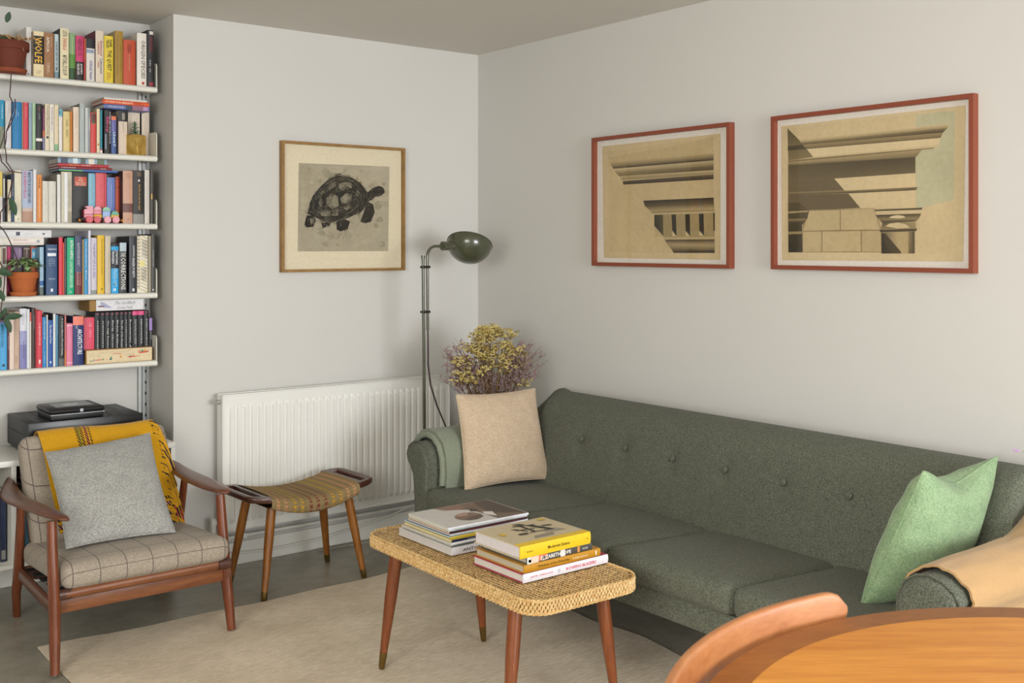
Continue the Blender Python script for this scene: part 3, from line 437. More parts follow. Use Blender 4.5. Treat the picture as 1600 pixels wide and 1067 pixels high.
(4, -1.7376, -1.7123, 0.2122, 0.145, '#1b1f24', 'black art series book with white lettering, ninth from the left in its row', [('d', '#d9dad6', 0.17, 0.85, 0.5, 0.36), ('b', '#e0568a', 0, 0.085, 0, 1)], None),
(4, -1.7117, -1.6874, 0.2121, 0.145, '#1b1f24', 'black art series book with white lettering, tenth from the left in its row', [('d', '#d9dad6', 0.17, 0.85, 0.5, 0.36), ('b', '#e0568a', 0, 0.085, 0, 1)], None),
(4, -1.6868, -1.6657, 0.2126, 0.145, '#1b1f24', 'black art series book with white lettering, rightmost in its row', [('d', '#d9dad6', 0.17, 0.85, 0.5, 0.36), ('b', '#8a3a4a', 0.02, 0.05, 0.25, 0.75)], None),
(4, -1.6646, -1.6511, 0.1785, 0.145, '#1c1c20', 'thin black book with a lilac top', [('b', '#a184c4', 0, 0.3, 0, 1), ('d', '#d8d8d8', 0.33, 0.6, 0.5, 0.35)], None)]
PRINT_A=[([(-0.9588, 1.8559), (-1.6468, 1.8569), (-1.6468, 1.3548), (-0.9694, 1.3563)], '#c9b48c'), ([(-0.999, 1.8313), (-1.613, 1.8473), (-1.6173, 1.3817), (-1.0042, 1.3797)], '#c3ae84'), ([(-0.999, 1.8039), (-1.383, 1.8251), (-1.613, 1.8454), (-1.613, 1.7805), (-1.0074, 1.7817)], '#bba67c'), ([(-1.0074, 1.7817), (-1.613, 1.7799), (-1.613, 1.7526), (-1.0303, 1.7516)], ['#bda67a', '#b09a70', '#302820', '#3a3024']), ([(-1.0303, 1.7509), (-1.613, 1.752), (-1.613, 1.7306), (-1.049, 1.732)], ['#c8b48c', '#b8a47a', '#7a6a4a', '#8f7d58']), ([(-1.049, 1.732), (-1.613, 1.7306), (-1.613, 1.7137), (-1.0665, 1.7168)], ['#8f7d58', '#6d5d40', '#55482f', '#7a6a4a']), ([(-1.0665, 1.7168), (-1.613, 1.7137), (-1.613, 1.6982), (-1.087, 1.6987)], ['#b5a176', '#c2ae84', '#8e7c58', '#8e7c58']), ([(-1.0901, 1.6943), (-1.613, 1.6969), (-1.613, 1.6774), (-1.0942, 1.6784)], ['#5d5038', '#6a5b40', '#352c20', '#352c20']), ([(-1.0942, 1.6784), (-1.613, 1.6774), (-1.613, 1.6035), (-1.0972, 1.6045)], '#c2ac82'), ([(-1.2168, 1.6041), (-1.613, 1.6035), (-1.6147, 1.5794), (-1.2266, 1.5809)], ['#2c241b', '#332a20', '#66573c', '#5a4c34']), ([(-1.2266, 1.5809), (-1.6147, 1.5794), (-1.6164, 1.5554), (-1.2624, 1.5564)], ['#5a4c34', '#66573c', '#b39d72', '#a99368']), ([(-1.2624, 1.5564), (-1.6173, 1.5554), (-1.6173, 1.5502), (-1.2662, 1.5494)], '#8e7c58'), ([(-1.2662, 1.5494), (-1.6173, 1.5502), (-1.6173, 1.5424), (-1.2816, 1.5415)], '#b9a47a'), ([(-1.2835, 1.5414), (-1.6173, 1.5424), (-1.6173, 1.4465), (-1.3412, 1.4469), (-1.2835, 1.494)], '#9c895f'), ([(-1.2835, 1.5414), (-1.3346, 1.5416), (-1.3365, 1.451), (-1.2835, 1.4953)], ['#35301f', '#565035', '#4c462e', '#2c2618']), ([(-1.2835, 1.4953), (-1.3365, 1.451), (-1.3365, 1.4482), (-1.2835, 1.4486)], '#b9a47a'), ([(-1.383, 1.5406), (-1.4087, 1.5406), (-1.4123, 1.4505), (-1.3876, 1.4736)], '#332b1e'), ([(-1.4603, 1.5401), (-1.4853, 1.5402), (-1.488, 1.45), (-1.463, 1.4715)], '#332b1e'), ([(-1.5355, 1.5404), (-1.5599, 1.5405), (-1.5633, 1.4508), (-1.5373, 1.472)], '#332b1e'), ([(-1.3876, 1.4736), (-1.4123, 1.4505), (-1.3866, 1.4506)], '#c2ae84'), ([(-1.463, 1.4715), (-1.488, 1.45), (-1.4621, 1.4501)], '#c2ae84'), ([(-1.5373, 1.472), (-1.5633, 1.4508), (-1.5364, 1.451)], '#c2ae84'), ([(-1.6122, 1.5425), (-1.619, 1.543), (-1.619, 1.4685), (-1.613, 1.4725)], '#332b1e'), ([(-1.3365, 1.4462), (-1.6173, 1.4478), (-1.6173, 1.4361), (-1.3458, 1.4359)], '#b5a076'), ([(-1.3458, 1.4359), (-1.6181, 1.4361), (-1.619, 1.4141), (-1.3598, 1.4155)], ['#3a3024', '#3a3024', '#a8936a', '#a8936a']), ([(-1.3598, 1.4155), (-1.619, 1.4141), (-1.619, 1.3934), (-1.3848, 1.3952)], ['#a8936a', '#a8936a', '#6d5d40', '#6d5d40']), ([(-1.3848, 1.3952), (-1.619, 1.3934), (-1.619, 1.3824), (-1.3958, 1.3811)], ['#6d5d40', '#5d5038', '#231d15', '#231d15'])]
PRINT_B=[([(-1.9452, 1.8597), (-2.6758, 1.864), (-2.6679, 1.3601), (-1.9497, 1.3566)], '#cdb992'), ([(-1.9743, 1.85), (-2.6409, 1.8501), (-2.6329, 1.386), (-1.9779, 1.3849)], '#cbb68e'), ([(-2.4993, 1.8512), (-2.6409, 1.8501), (-2.6356, 1.5608), (-2.5014, 1.5332)], '#b9b493'), ([(-1.9743, 1.85), (-2.4993, 1.8512), (-2.4993, 1.8087), (-2.0265, 1.8029)], '#c9b48c'), ([(-1.9743, 1.85), (-2.0265, 1.8029), (-2.0893, 1.7349), (-1.9779, 1.7292)], ['#5d5238', '#5d5238', '#7d6e4c', '#7d6e4c']), ([(-2.0265, 1.8029), (-2.6229, 1.8099), (-2.6129, 1.7951), (-2.0333, 1.7924)], ['#c6b28a', '#cbb68e', '#8e7c58', '#a08d66']), ([(-2.0333, 1.7924), (-2.6129, 1.7951), (-2.5981, 1.7825), (-2.0419, 1.7833)], ['#8e7c58', '#75664a', '#453a28', '#5d5038']), ([(-2.0419, 1.7833), (-2.5981, 1.7825), (-2.5893, 1.7656), (-2.0589, 1.7665)], ['#97845e', '#97845e', '#6d5d42', '#6d5d42']), ([(-1.9761, 1.7824), (-2.0419, 1.7833), (-2.0589, 1.7665), (-1.9761, 1.7666)], '#4d4330'), ([(-2.064, 1.7647), (-2.5893, 1.7656), (-2.5845, 1.7445), (-2.0893, 1.7363)], '#d3bf98'), ([(-2.0893, 1.7363), (-2.5845, 1.7445), (-2.5688, 1.7355), (-2.096, 1.7302)], '#c9b48c'), ([(-1.9779, 1.7306), (-2.5688, 1.7368), (-2.564, 1.7321), (-1.9779, 1.7234)], ['#a5926a', '#b9a47a', '#5d5038', '#5d5038']), ([(-1.9779, 1.7234), (-2.5239, 1.7311), (-2.5014, 1.7082), (-1.9779, 1.7105)], ['#a5926a', '#a5926a', '#75664a', '#6a5c42']), ([(-1.9779, 1.7105), (-2.4993, 1.7083), (-2.4993, 1.6549), (-2.1798, 1.6518), (-1.9779, 1.651)], ['#5c5038', '#4d4330', '#6a5c42', '#6a5c42', '#6d5f45']), ([(-1.9779, 1.651), (-2.1798, 1.6518), (-2.2262, 1.6073), (-1.9779, 1.6101)], '#6a5c42'), ([(-1.9779, 1.6015), (-2.2397, 1.5958), (-2.2889, 1.5441), (-2.0708, 1.5396), (-1.9779, 1.5685)], '#66583f'), ([(-2.1798, 1.6518), (-2.4993, 1.6549), (-2.4993, 1.6079), (-2.2247, 1.606)], '#d0bb93'), ([(-1.9779, 1.6101), (-2.2247, 1.6067), (-2.5085, 1.6075), (-2.5014, 1.5975), (-2.2342, 1.5967), (-1.9779, 1.6015)], ['#8f7d58', '#8f7d58', '#7d6d4c', '#4d4330', '#5d5038', '#5d5038']), ([(-2.2397, 1.5945), (-2.4993, 1.5976), (-2.5, 1.5371), (-2.2889, 1.5428)], '#cfba92'), ([(-2.0453, 1.5424), (-2.3438, 1.5413), (-2.3701, 1.4671), (-2.3723, 1.3883), (-2.0419, 1.3866)], '#8e7c58'), ([(-2.0725, 1.5388), (-2.2031, 1.5383), (-2.2039, 1.4677), (-2.0436, 1.4659)], '#b9a57c'), ([(-2.2079, 1.5388), (-2.3423, 1.54), (-2.3671, 1.4671), (-2.2079, 1.4676)], '#bda87f'), ([(-2.0453, 1.4624), (-2.1251, 1.4623), (-2.1259, 1.3892), (-2.0436, 1.388)], '#b9a57c'), ([(-2.13, 1.4622), (-2.2889, 1.4627), (-2.2896, 1.3913), (-2.13, 1.3892)], '#bba67d'), ([(-2.2943, 1.4626), (-2.3686, 1.4632), (-2.3709, 1.3903), (-2.2943, 1.39)], '#b6a178'), ([(-1.9779, 1.5721), (-2.0299, 1.5704), (-2.0725, 1.5388), (-2.064, 1.5094), (-2.041, 1.4886), (-2.0436, 1.3866), (-1.9796, 1.3863)], ['#54492f', '#54492f', '#5d5038', '#54492f', '#4a402b', '#40372a', '#2c251a']), ([(-1.9779, 1.5384), (-2.0691, 1.5403), (-2.0674, 1.5347), (-1.9779, 1.5319)], '#a5926a'), ([(-1.9796, 1.5111), (-2.0606, 1.5109), (-2.0555, 1.4983), (-1.9796, 1.4982)], ['#8e7c58', '#8e7c58', '#4a402b', '#4a402b']), ([(-1.9805, 1.4637), (-2.0453, 1.4638), (-2.0419, 1.4546), (-1.9805, 1.4537)], '#97845e'), ([(-2.3438, 1.536), (-2.5267, 1.5382), (-2.5225, 1.5313), (-2.3469, 1.5306)], '#5d5038'), ([(-2.3469, 1.5306), (-2.5225, 1.5313), (-2.5211, 1.5185), (-2.3514, 1.5185)], '#cbb68e'), ([(-2.3484, 1.5172), (-2.5211, 1.5185), (-2.5113, 1.5008), (-2.3649, 1.4983)], ['#40372a', '#54492f', '#8e7c58', '#8e7c58']), ([(-2.3649, 1.4983), (-2.5113, 1.5008), (-2.5014, 1.4933), (-2.3783, 1.4862)], ['#6d5d42', '#8e7c58', '#4d4330', '#4d4330']), ([(-2.3753, 1.4889), (-2.5, 1.4933), (-2.5014, 1.4675), (-2.3686, 1.4651)], ['#5d5038', '#a5926a', '#97845e', '#8e7c58']), ([(-2.3634, 1.4652), (-2.5071, 1.4681), (-2.5028, 1.4604), (-2.3686, 1.4572)], '#4d4330'), ([(-2.3723, 1.4558), (-2.4349, 1.4579), (-2.4349, 1.3848), (-2.3723, 1.3844)], ['#3a3024', '#b5a076', '#b5a076', '#3a3024']), ([(-2.4349, 1.4579), (-2.4745, 1.4588), (-2.4745, 1.385), (-2.4349, 1.3848)], ['#b5a076', '#b09a70', '#b09a70', '#b5a076']), ([(-2.4745, 1.4588), (-2.4972, 1.4598), (-2.4972, 1.3851), (-2.4745, 1.385)], ['#8e7c58', '#4d4330', '#4d4330', '#75664a']), ([(-2.3723, 1.4539), (-2.3909, 1.4491), (-2.4472, 1.39), (-2.4457, 1.3848), (-2.3723, 1.3844)], ['#2c251a', '#4a402b', '#54492f', '#54492f', '#2c251a']), ([(-2.3998, 1.5062), (-2.413, 1.5132), (-2.4349, 1.5153), (-2.4566, 1.5122), (-2.4637, 1.5063), (-2.4385, 1.5035)], '#d3bf98'), ([(-2.3872, 1.4781), (-2.402, 1.4865), (-2.4349, 1.4905), (-2.4637, 1.4835), (-2.4802, 1.4717), (-2.4349, 1.4696)], '#cbb68e')]
PRINT_T=[([(-1.0291, 1.7908), (-0.543, 1.7963), (-0.5509, 1.3842), (-1.0346, 1.3844)], ['#a39a84', '#b3aa94', '#ada48d', '#a89f89']), ([(-1.0173, 1.7806), (-0.7982, 1.7833), (-0.7982, 1.5841), (-1.0173, 1.5796)], ['#a0977f', '#b5ac95', '#aca38c', '#b2a992']), ([(-0.9855, 1.5586), (-0.9736, 1.6094), (-0.9536, 1.646), (-0.9133, 1.6908), (-0.8725, 1.7251), (-0.8314, 1.7414), (-0.7647, 1.7389), (-0.7225, 1.7197), (-0.6798, 1.6839), (-0.6523, 1.6457), (-0.6609, 1.623), (-0.6884, 1.5864), (-0.731, 1.5595), (-0.7982, 1.5325), (-0.8479, 1.5245), (-0.9051, 1.5237), (-0.9455, 1.5434)], '#2b2823'), ([(-1.0014, 1.508), (-0.9895, 1.5499), (-0.952, 1.552), (-0.9423, 1.5232), (-0.9576, 1.4977), (-0.9895, 1.4952)], '#2b2823'), ([(-0.8355, 1.5232), (-0.7982, 1.5384), (-0.763, 1.5256), (-0.7748, 1.4885), (-0.8148, 1.4785), (-0.8331, 1.4865)], '#2b2823'), ([(-0.6901, 1.564), (-0.6661, 1.6206), (-0.6367, 1.6116), (-0.6263, 1.5727), (-0.648, 1.5257), (-0.6798, 1.5178), (-0.7055, 1.5264)], '#2b2823'), ([(-0.9149, 1.5163), (-0.8627, 1.5243), (-0.8725, 1.5066), (-0.9051, 1.4946)], '#2b2823'), ([(-0.6687, 1.6655), (-0.6367, 1.689), (-0.6019, 1.7007), (-0.5774, 1.6917), (-0.5703, 1.6685), (-0.5932, 1.6519), (-0.6263, 1.6464), (-0.6436, 1.6309), (-0.6644, 1.6229)], '#2b2823'), ([(-0.8848, 1.6845), (-0.8643, 1.7071), (-0.8355, 1.7118), (-0.8397, 1.6875), (-0.8725, 1.6732)], '#8f8874'), ([(-0.8206, 1.6999), (-0.7898, 1.7135), (-0.7563, 1.7073), (-0.7512, 1.6853), (-0.7982, 1.6726), (-0.8231, 1.6792)], '#8f8874'), ([(-0.8872, 1.6319), (-0.8561, 1.6562), (-0.8273, 1.6423), (-0.8231, 1.5983), (-0.8561, 1.5829), (-0.8848, 1.6028)], '#8f8874'), ([(-0.8123, 1.6339), (-0.7815, 1.6621), (-0.7521, 1.6556), (-0.7546, 1.6258), (-0.7898, 1.6094), (-0.8082, 1.6134)], '#8f8874'), ([(-0.7327, 1.6628), (-0.7182, 1.6781), (-0.7089, 1.6606), (-0.7225, 1.6438)], '#8f8874'), ([(-0.9214, 1.5656), (-0.897, 1.5784), (-0.8676, 1.5754), (-0.866, 1.5491), (-0.9133, 1.5483)], '#8f8874'), ([(-0.8578, 1.577), (-0.8256, 1.5836), (-0.8256, 1.5527), (-0.8561, 1.5493)], '#8f8874'), ([(-0.9294, 1.609), (-0.9133, 1.6327), (-0.9035, 1.6111), (-0.9133, 1.5876)], '#8f8874'), ([(-0.9736, 1.5372), (-0.952, 1.5433), (-0.9488, 1.5158), (-0.968, 1.5069)], '#8f8874'), ([(-0.9214, 1.6579), (-0.9051, 1.6707), (-0.897, 1.6608), (-0.9149, 1.6472)], '#8f8874'), ([(-0.7982, 1.59), (-0.7647, 1.6011), (-0.7462, 1.5941), (-0.7815, 1.5771)], '#8f8874')]
# ============================================================ the room
H = 2.4; XA = -1.612; YA = .289; XL = -4.6; YR = -8.6; XAL = -2.72
bm = nb(); bx(bm, (XL-.2, YR-.2, -.12), (.25, .6, 0)); struct('floor', bm, M_FLOOR)
bm = nb(); bx(bm, (XL-.2, YR-.2, H), (.25, .6, H+.12)); struct('ceiling', bm, M_CEIL)
bm = nb(); bx(bm, (XA, 0, 0), (.25, .6, H)); struct('wall_back', bm, M_WALL)
bm = nb(); bx(bm, (XAL, YA, 0), (XA, .6, H)); struct('wall_alcove', bm, M_WALL)
bm = nb(); bx(bm, (XL-.2, 0, 0), (XAL, .6, H)); struct('wall_back_left', bm, M_WALL)
ly0, ly1, lz0, lz1 = -5.25, -2.75, .85, 2.3  # opening for the added left window
bm = nb(); bx(bm, (XL-.2, ly1, 0), (XL, 0, H)); bx(bm, (XL-.2, YR, 0), (XL, ly0, H)); bx(bm, (XL-.2, ly0, 0), (XL, ly1, lz0)); bx(bm, (XL-.2, ly0, lz1), (XL, ly1, H)); struct('wall_left', bm, M_WALL)
wy0, wy1, wz0, wz1 = -6.5, -4.5, .75, 2.25
bm = nb(); bx(bm, (0, wy1, 0), (.25, 0, H)); bx(bm, (0, YR, 0), (.25, wy0, H)); bx(bm, (0, wy0, 0), (.25, wy1, wz0)); bx(bm, (0, wy0, wz1), (.25, wy1, H)); struct('wall_right', bm, M_WALL)
rx0, rx1, rz0, rz1 = -2.55, -.06, .4, 2.36
bm = nb(); bx(bm, (XL-.2, YR-.2, 0), (rx0, YR, H)); bx(bm, (rx1, YR-.2, 0), (.25, YR, H)); bx(bm, (rx0, YR-.2, 0), (rx1, YR, rz0)); bx(bm, (rx0, YR-.2, rz1), (rx1, YR, H)); struct('wall_rear', bm, M_WALL)
def window(name, P, a0, a1, z0, z1, n, dpt):
    def B(bm, u0, u1, v0, v1, d0, d1):
        if P in 'xl': q = .12 if P == 'x' else XL-.1; bx(bm, (q+d0, u0, v0), (q+d1, u1, v1))
        else: bx(bm, (u0, YR-.1+d0, v0), (u1, YR-.1+d1, v1))
    bm = nb(); w = .05
    B(bm, a0, a1, z0, z0+w, -.03, .03); B(bm, a0, a1, z1-w, z1, -.03, .03); B(bm, a0, a0+w, z0, z1, -.03, .03); B(bm, a1-w, a1, z0, z1, -.03, .03)
    for i in range(1, n): m = lerp(a0, a1, i/n); B(bm, m-.03, m+.03, z0, z1, -.03, .03)
    f = struct(name, bm, M_WHITE)
    for i in range(n):
        bm = nb(); B(bm, lerp(a0, a1, i/n)+.03, lerp(a0, a1, (i+1)/n)-.03, z0+w, z1-w, -.003, .003); obj('pane', bm, M_PANE, f, False)
window('window_1', 'x', wy0, wy1, wz0, wz1, 2, .12); window('added_window_left', 'l', ly0, ly1, lz0, lz1, 3, .1); window('window_2', 'y', rx0, rx1, rz0, rz1, 3, .1)  # the left window is added, out of view, to go with the fill light
bm = nb(); bx(bm, (XA, -.014, 0), (-.002, .0, .10), .004); struct('baseboard_back', bm, M_WHITE)
bm = nb(); bx(bm, (XAL, YA-.014, 0), (XA, YA, .11), .004); struct('baseboard_alcove', bm, M_WHITE)
bm = nb(); bx(bm, (-.014, -4.5, 0), (0, -.016, .10), .004); struct('baseboard_right', bm, M_WHITE)
# heating pipe and loose cables along the skirting
r = thing('heating_pipe', 'white heating pipe running along the wall below the radiator', 'pipe', (-.9, -.03, 0))
bm = nb(); tube(bm, [(-1.55, -.028, .128), (-1.4, -.028, .128), (-.7, -.028, .128), (-.05, -.028, .128)], .0085); obj('pipe_run', bm, M_WHITE, r, world=True)
for x in (-1.3, -.75, -.3):
    bm = nb(); bx(bm, (x-.008, -.038, .115), (x+.008, -.012, .14), .003); obj('pipe_clip', bm, M_WHITE, r, world=True)
bm = nb(); tube(bm, [(-1.58, -.02, .09), (-1.45, -.026, .066), (-1.2, -.03, .045), (-.95, -.03, .05), (-.75, -.028, .07), (-.55, -.03, .10), (-.42, -.03, .13), (-.30, -.03, .15)], .0045, 8)
solo('cable', bm, M_WHITE, 'thin white cable sagging along the skirting under the radiator', 'cable', loc=(-1, -.03, .05))
bm = nb(); tube(bm, [(-.95, -.05, .006), (-.8, -.06, .006), (-.62, -.10, .006), (-.5, -.17, .01), (-.42, -.22, .03), (-.36, -.2, .09), (-.3, -.12, .15)], .004, 8)
solo('cable', bm, flat('#8e8a7e'), 'grey cable curling on the floor behind the sofa arm', 'cable', loc=(-.6, -.1, 0))
# ============================================================ radiator
r = thing('radiator', 'long white panel radiator with vertical flutes under the tortoise picture', 'radiator', (-.84, -.08, .18))
x0, x1, z0, z1, yf = -1.433, -.245, .178, .764, -.10
bm = nb(); P = []; pitch = .0333; nfl = int((x1-x0-.05)/pitch); st = x0+(x1-x0-nfl*pitch)/2
xs = [(x0, 0)]
for i in range(nfl):
    a = st+i*pitch; xs += [(a+.0045, 0), (a+.008, 1), (a+.0245, 1), (a+.028, 0)]
xs.append((x1, 0))
zr = [(z0, 0), (z0+.030, 0), (z0+.040, .6), (z0+.048, 1), (z1-.063, 1), (z1-.055, .6), (z1-.045, 0), (z1, 0)]
sheet(bm, [[(x, yf+.008-.0095*f*g, z) for z, g in zr] for x, f in xs], False)
obj('front_panel', bm, M_RAD, r, world=True, ang=25)
bm = nb(); sheet(bm, [[(x, -.042, z) for z, g in zr] for x in (x0+.004, x1-.004)], False); obj('rear_panel', bm, M_RAD, r, world=True)
for xx in (x0, x1-.004):
    bm = nb(); bx(bm, (xx, yf+.003, z0), (xx+.004, -.04, z1), .001, 1); obj('side_panel', bm, M_RAD, r, world=True)
bm = nb(); bx(bm, (x0, yf, z1-.002), (x1, yf+.012, z1+.003), .002); bx(bm, (x0, -.052, z1-.002), (x1, -.04, z1+.003), .001)
for i in range(90):
    x = lerp(x0+.01, x1-.01, i/89); bx(bm, (x-.002, yf+.01, z1-.004), (x+.002, -.05, z1))
obj('top_grille', bm, M_RAD, r, world=True)
bm = nb(); bx(bm, (x0, yf, z0-.003), (x1, -.04, z0+.001)); obj('bottom_edge', bm, M_RAD, r, world=True)
bm = nb(); tube(bm, [(x0-.002, -.07, .735), (x0-.016, -.07, .735)], .011, 12); tube(bm, [(x0-.014, -.07, .735), (x0-.024, -.07, .735)], .006, 10); obj('bleed_valve', bm, flat('#b9b7b0', .3, .7), r, world=True)
bm = nb(); tube(bm, [(x0-.002, -.07, .215), (x0-.035, -.07, .215)], .011, 12); tube(bm, [(x0-.03, -.07, .235), (x0-.03, -.07, .16)], .012, 12); tube(bm, [(x0-.03, -.07, .16), (x0-.03, -.045, .132)], .008, 10); obj('valve', bm, flat('#d8d6ce', .3), r, world=True)
for xx in (-1.2, -.5):
    bm = nb(); bx(bm, (xx, -.044, .25), (xx+.03, -.001, .70)); obj('wall_bracket', bm, M_RAD, r, world=True)
# ============================================================ wall shelving
ZS = [2.094, 1.797, 1.505, 1.209, .917]; SX0, SX1, SY = -2.66, -1.652, .088
wsh = thing('wall_shelving', 'white metal wall shelving in the alcove with five loaded shelves', 'shelving', (-2.1, YA, .55))
for z in ZS:
    bm = nb(); bx(bm, (SX0, SY, z-.003), (SX1, YA-.018, z))
    tube(bm, [(SX0, SY+.002, z-.012), (SX1, SY+.002, z-.012)], [(.0115, .0125)]*2, 12)
    bx(bm, (SX0, SY+.008, z-.023), (SX1, SY+.03, z-.019)); sh = obj('shelf', bm, M_SHELF, wsh, world=True)
    bm = nb(); prism(bm, [(SY+.004, z-.02), (YA-.02, z-.02), (YA-.02, z+.105), (SY+.02, z+.105), (SY+.009, z+.101), (SY+.004, z+.09)], lambda u, v: Vector((SX1, u, v)), (.003, 0, 0))
    obj('end_plate', bm, M_SHELF, sh, world=True, smooth=False)
M_TRK = flat('#b5b6b4', .35, .6)
for x in (-1.645, -2.655):
    t_ = None; bm = nb()
    for a, b in ((x-.022, x-.012), (x-.004, x+.006), (x+.014, x+.022)): bx(bm, (a, YA-.016, .55), (b, YA, 2.36))
    bx(bm, (x-.022, YA-.004, .55), (x+.022, YA, 2.36)); t_ = obj('upright_track', bm, M_TRK, wsh, world=True, smooth=False)
    bm = nb()
    for k in range(36): bx(bm, (x+.007, YA-.0165, .6+k*.049), (x+.013, YA-.012, .612+k*.049))
    obj('track_slots', bm, M_BLACK, t_, world=True, smooth=False)
# hanging cabinet under the shelves
cab = thing('wall_cabinet', 'low white open cabinet behind the armchair holding the amplifier', 'cabinet', (-2.1, .1, .17))
cx0, cx1, cy, cz0, cz1 = -2.66, -1.635, -.088, .172, .588
bm = nb(); bx(bm, (cx0, cy, cz1-.024), (cx1, YA-.02, cz1), .004); obj('top_panel', bm, M_WHITE, cab, world=True)
bm = nb(); bx(bm, (cx0, cy, cz0), (cx1, YA-.02, cz0+.018), .003); obj('bottom_panel', bm, M_WHITE, cab, world=True)
for x in (cx0, -2.275, cx1-.018):
    bm = nb(); bx(bm, (x, cy+.004, cz0+.018), (x+.018, YA-.02, cz1-.024)); obj('side_panel', bm, M_WHITE, cab, world=True, smooth=False)
bm = nb(); bx(bm, (cx0, YA-.026, cz0+.018), (cx1, YA-.02, cz1-.024)); obj('back_panel', bm, flat('#3b3a38'), cab, world=True, smooth=False)
# ============================================================ books
M_PAGE = flat('#cdbf9f', .85); M_PAGEW = flat('#d9d3c6', .85)
def dashes(bm, o, U, V, L, Wd, rnd):
    """an illegible line of small lettering"""
    u = 0
    while u < L-.002:
        l = rnd.uniform(.0035, .008)
        if u+l > L: break
        k = 0
        while k < l-.001:
            hh = rnd.choice((.7, .7, 1.)); quad(bm, o+U*(u+k)+V*(Wd*(1-hh)/2), U*.0011, V*(Wd*hh)); k += .002
        u += l+.0024
def book(shelf, x0, x1, h, y, col, desc, deco, side, depth=None, z=None, lying=False):
    rnd = random.Random(int(x0*1e4)+shelf); w = x1-x0; d = depth or min(.165, max(.125, h*.68)); d = min(d, YA-.02-y)
    names = ['top', 'second', 'middle', 'fourth', 'lowest']
    r = thing('book', '%s, %s shelf' % (desc, names[shelf]), 'book', ((x0+x1)/2, y, ZS[shelf]+.0002), 0, 'books standing on the %s shelf' % names[shelf])
    hw = w/2-.0002; t = min(.0022, w*.12); bm = nb()
    cm = flat(side or col)
    # boards
    bx(bm, (-hw, .001, 0), (-hw+t, d, h)); bx(bm, (hw-t, .001, 0), (hw, d, h)); obj('cover', bm, cm, r, False)
    # slightly rounded spine
    bm = nb(); k = 5; crown = min(.003, w*.12); pts = [(lerp(-hw, hw, i/k), .001-crown*(1-(2*i/k-1)**2)) for i in range(k+1)]+[(hw, .0025), (-hw, .0025)]
    ring_faces(bm, [[Vector((a, b, zz)) for a, b in pts] for zz in (0, h)]); sp = obj('spine', bm, flat(col, .5), r, True)
    bm = nb(); bx(bm, (-hw+t, .003, .002), (hw-t, d-.003, h-(.003 if h > .2 else .0008))); obj('page_block', bm, M_PAGE if rnd.random() < .6 else M_PAGEW, r, False)
    def yy(fx): return .0006-crown*(1-(2*fx-1)**2)-.0004
    for q in deco:
        if q[0] == 'b':
            _, c, f0, f1, g0, g1 = q; bm = nb(); n = 5 if g1-g0 > .5 else 2
            sheet(bm, [[Vector((lerp(-hw, hw, lerp(g0, g1, i/n)), yy(lerp(g0, g1, i/n)), h*(1-f))) for f in (f0, f1)] for i in range(n+1)], False)
            obj('printed_panel', bm, flat(c, .5), r, True)
        elif q[0] == 'z':
            bm = nb(); n = 17
            for i in range(n):
                zz = h*(i/n)
                vs = [bm.verts.new((lerp(-hw, hw, g), yy(g), min(h, max(0, zz+(1-g)*.02+o_)))) for g, o_ in ((0, 0), (.5, 0), (1, 0), (1, .0028), (.5, .0028), (0, .0028))]; bm.faces.new(vs)
            obj('gold_stripes', bm, flat(q[1], .4), r, True)
            bm = nb()
            for i in range(n):
                zz = h*(i+.5)/n
                vs = [bm.verts.new((lerp(-hw, hw, g), yy(g), min(h, max(0, zz+(1-g)*.02+o_)))) for g, o_ in ((0, 0), (.12, 0), (.25, 0), (.25, .003), (.12, .003), (0, .003))]; bm.faces.new(vs)
            obj('black_stripes', bm, M_BLACK, r, True)
        else:
            bm = nb()
            if q[0] == 't':
                _, s, c, f0, f1, xc, hf = q; th = hf*w; p = Vector((lerp(-hw, hw, xc)-th/2, -crown-.0009, h*(1-f0)))
                put_text(bm, s, p, (0, 0, -h*(f1-f0)), (th, 0, 0), .012)
            elif q[0] == 'h':
                _, s, c, f0, f1, g0, g1 = q; put_text(bm, s, (lerp(-hw, hw, g0), -crown-.0009, h*(1-f1)), ((g1-g0)*w, 0, 0), (0, 0, h*(f1-f0)))
            else:
                _, c, f0, f1, xc, wf = q; rows = max(1, int(wf*w/.0045)); lw = wf*w/rows
                for k_ in range(rows):
                    dashes(bm, Vector((lerp(-hw, hw, xc)-wf*w/2+k_*lw+.1*lw, -crown-.0008, h*(1-f0))), Vector((0, 0, -1)), Vector((1, 0, 0)), h*(f1-f0)*rnd.uniform(.75, 1), lw*.75, rnd)
            if len(bm.verts): obj('title_lettering', bm, flat(c, .5), r, False)
            else: bm.free()
    return r
for row in BOOKS: book(*row)
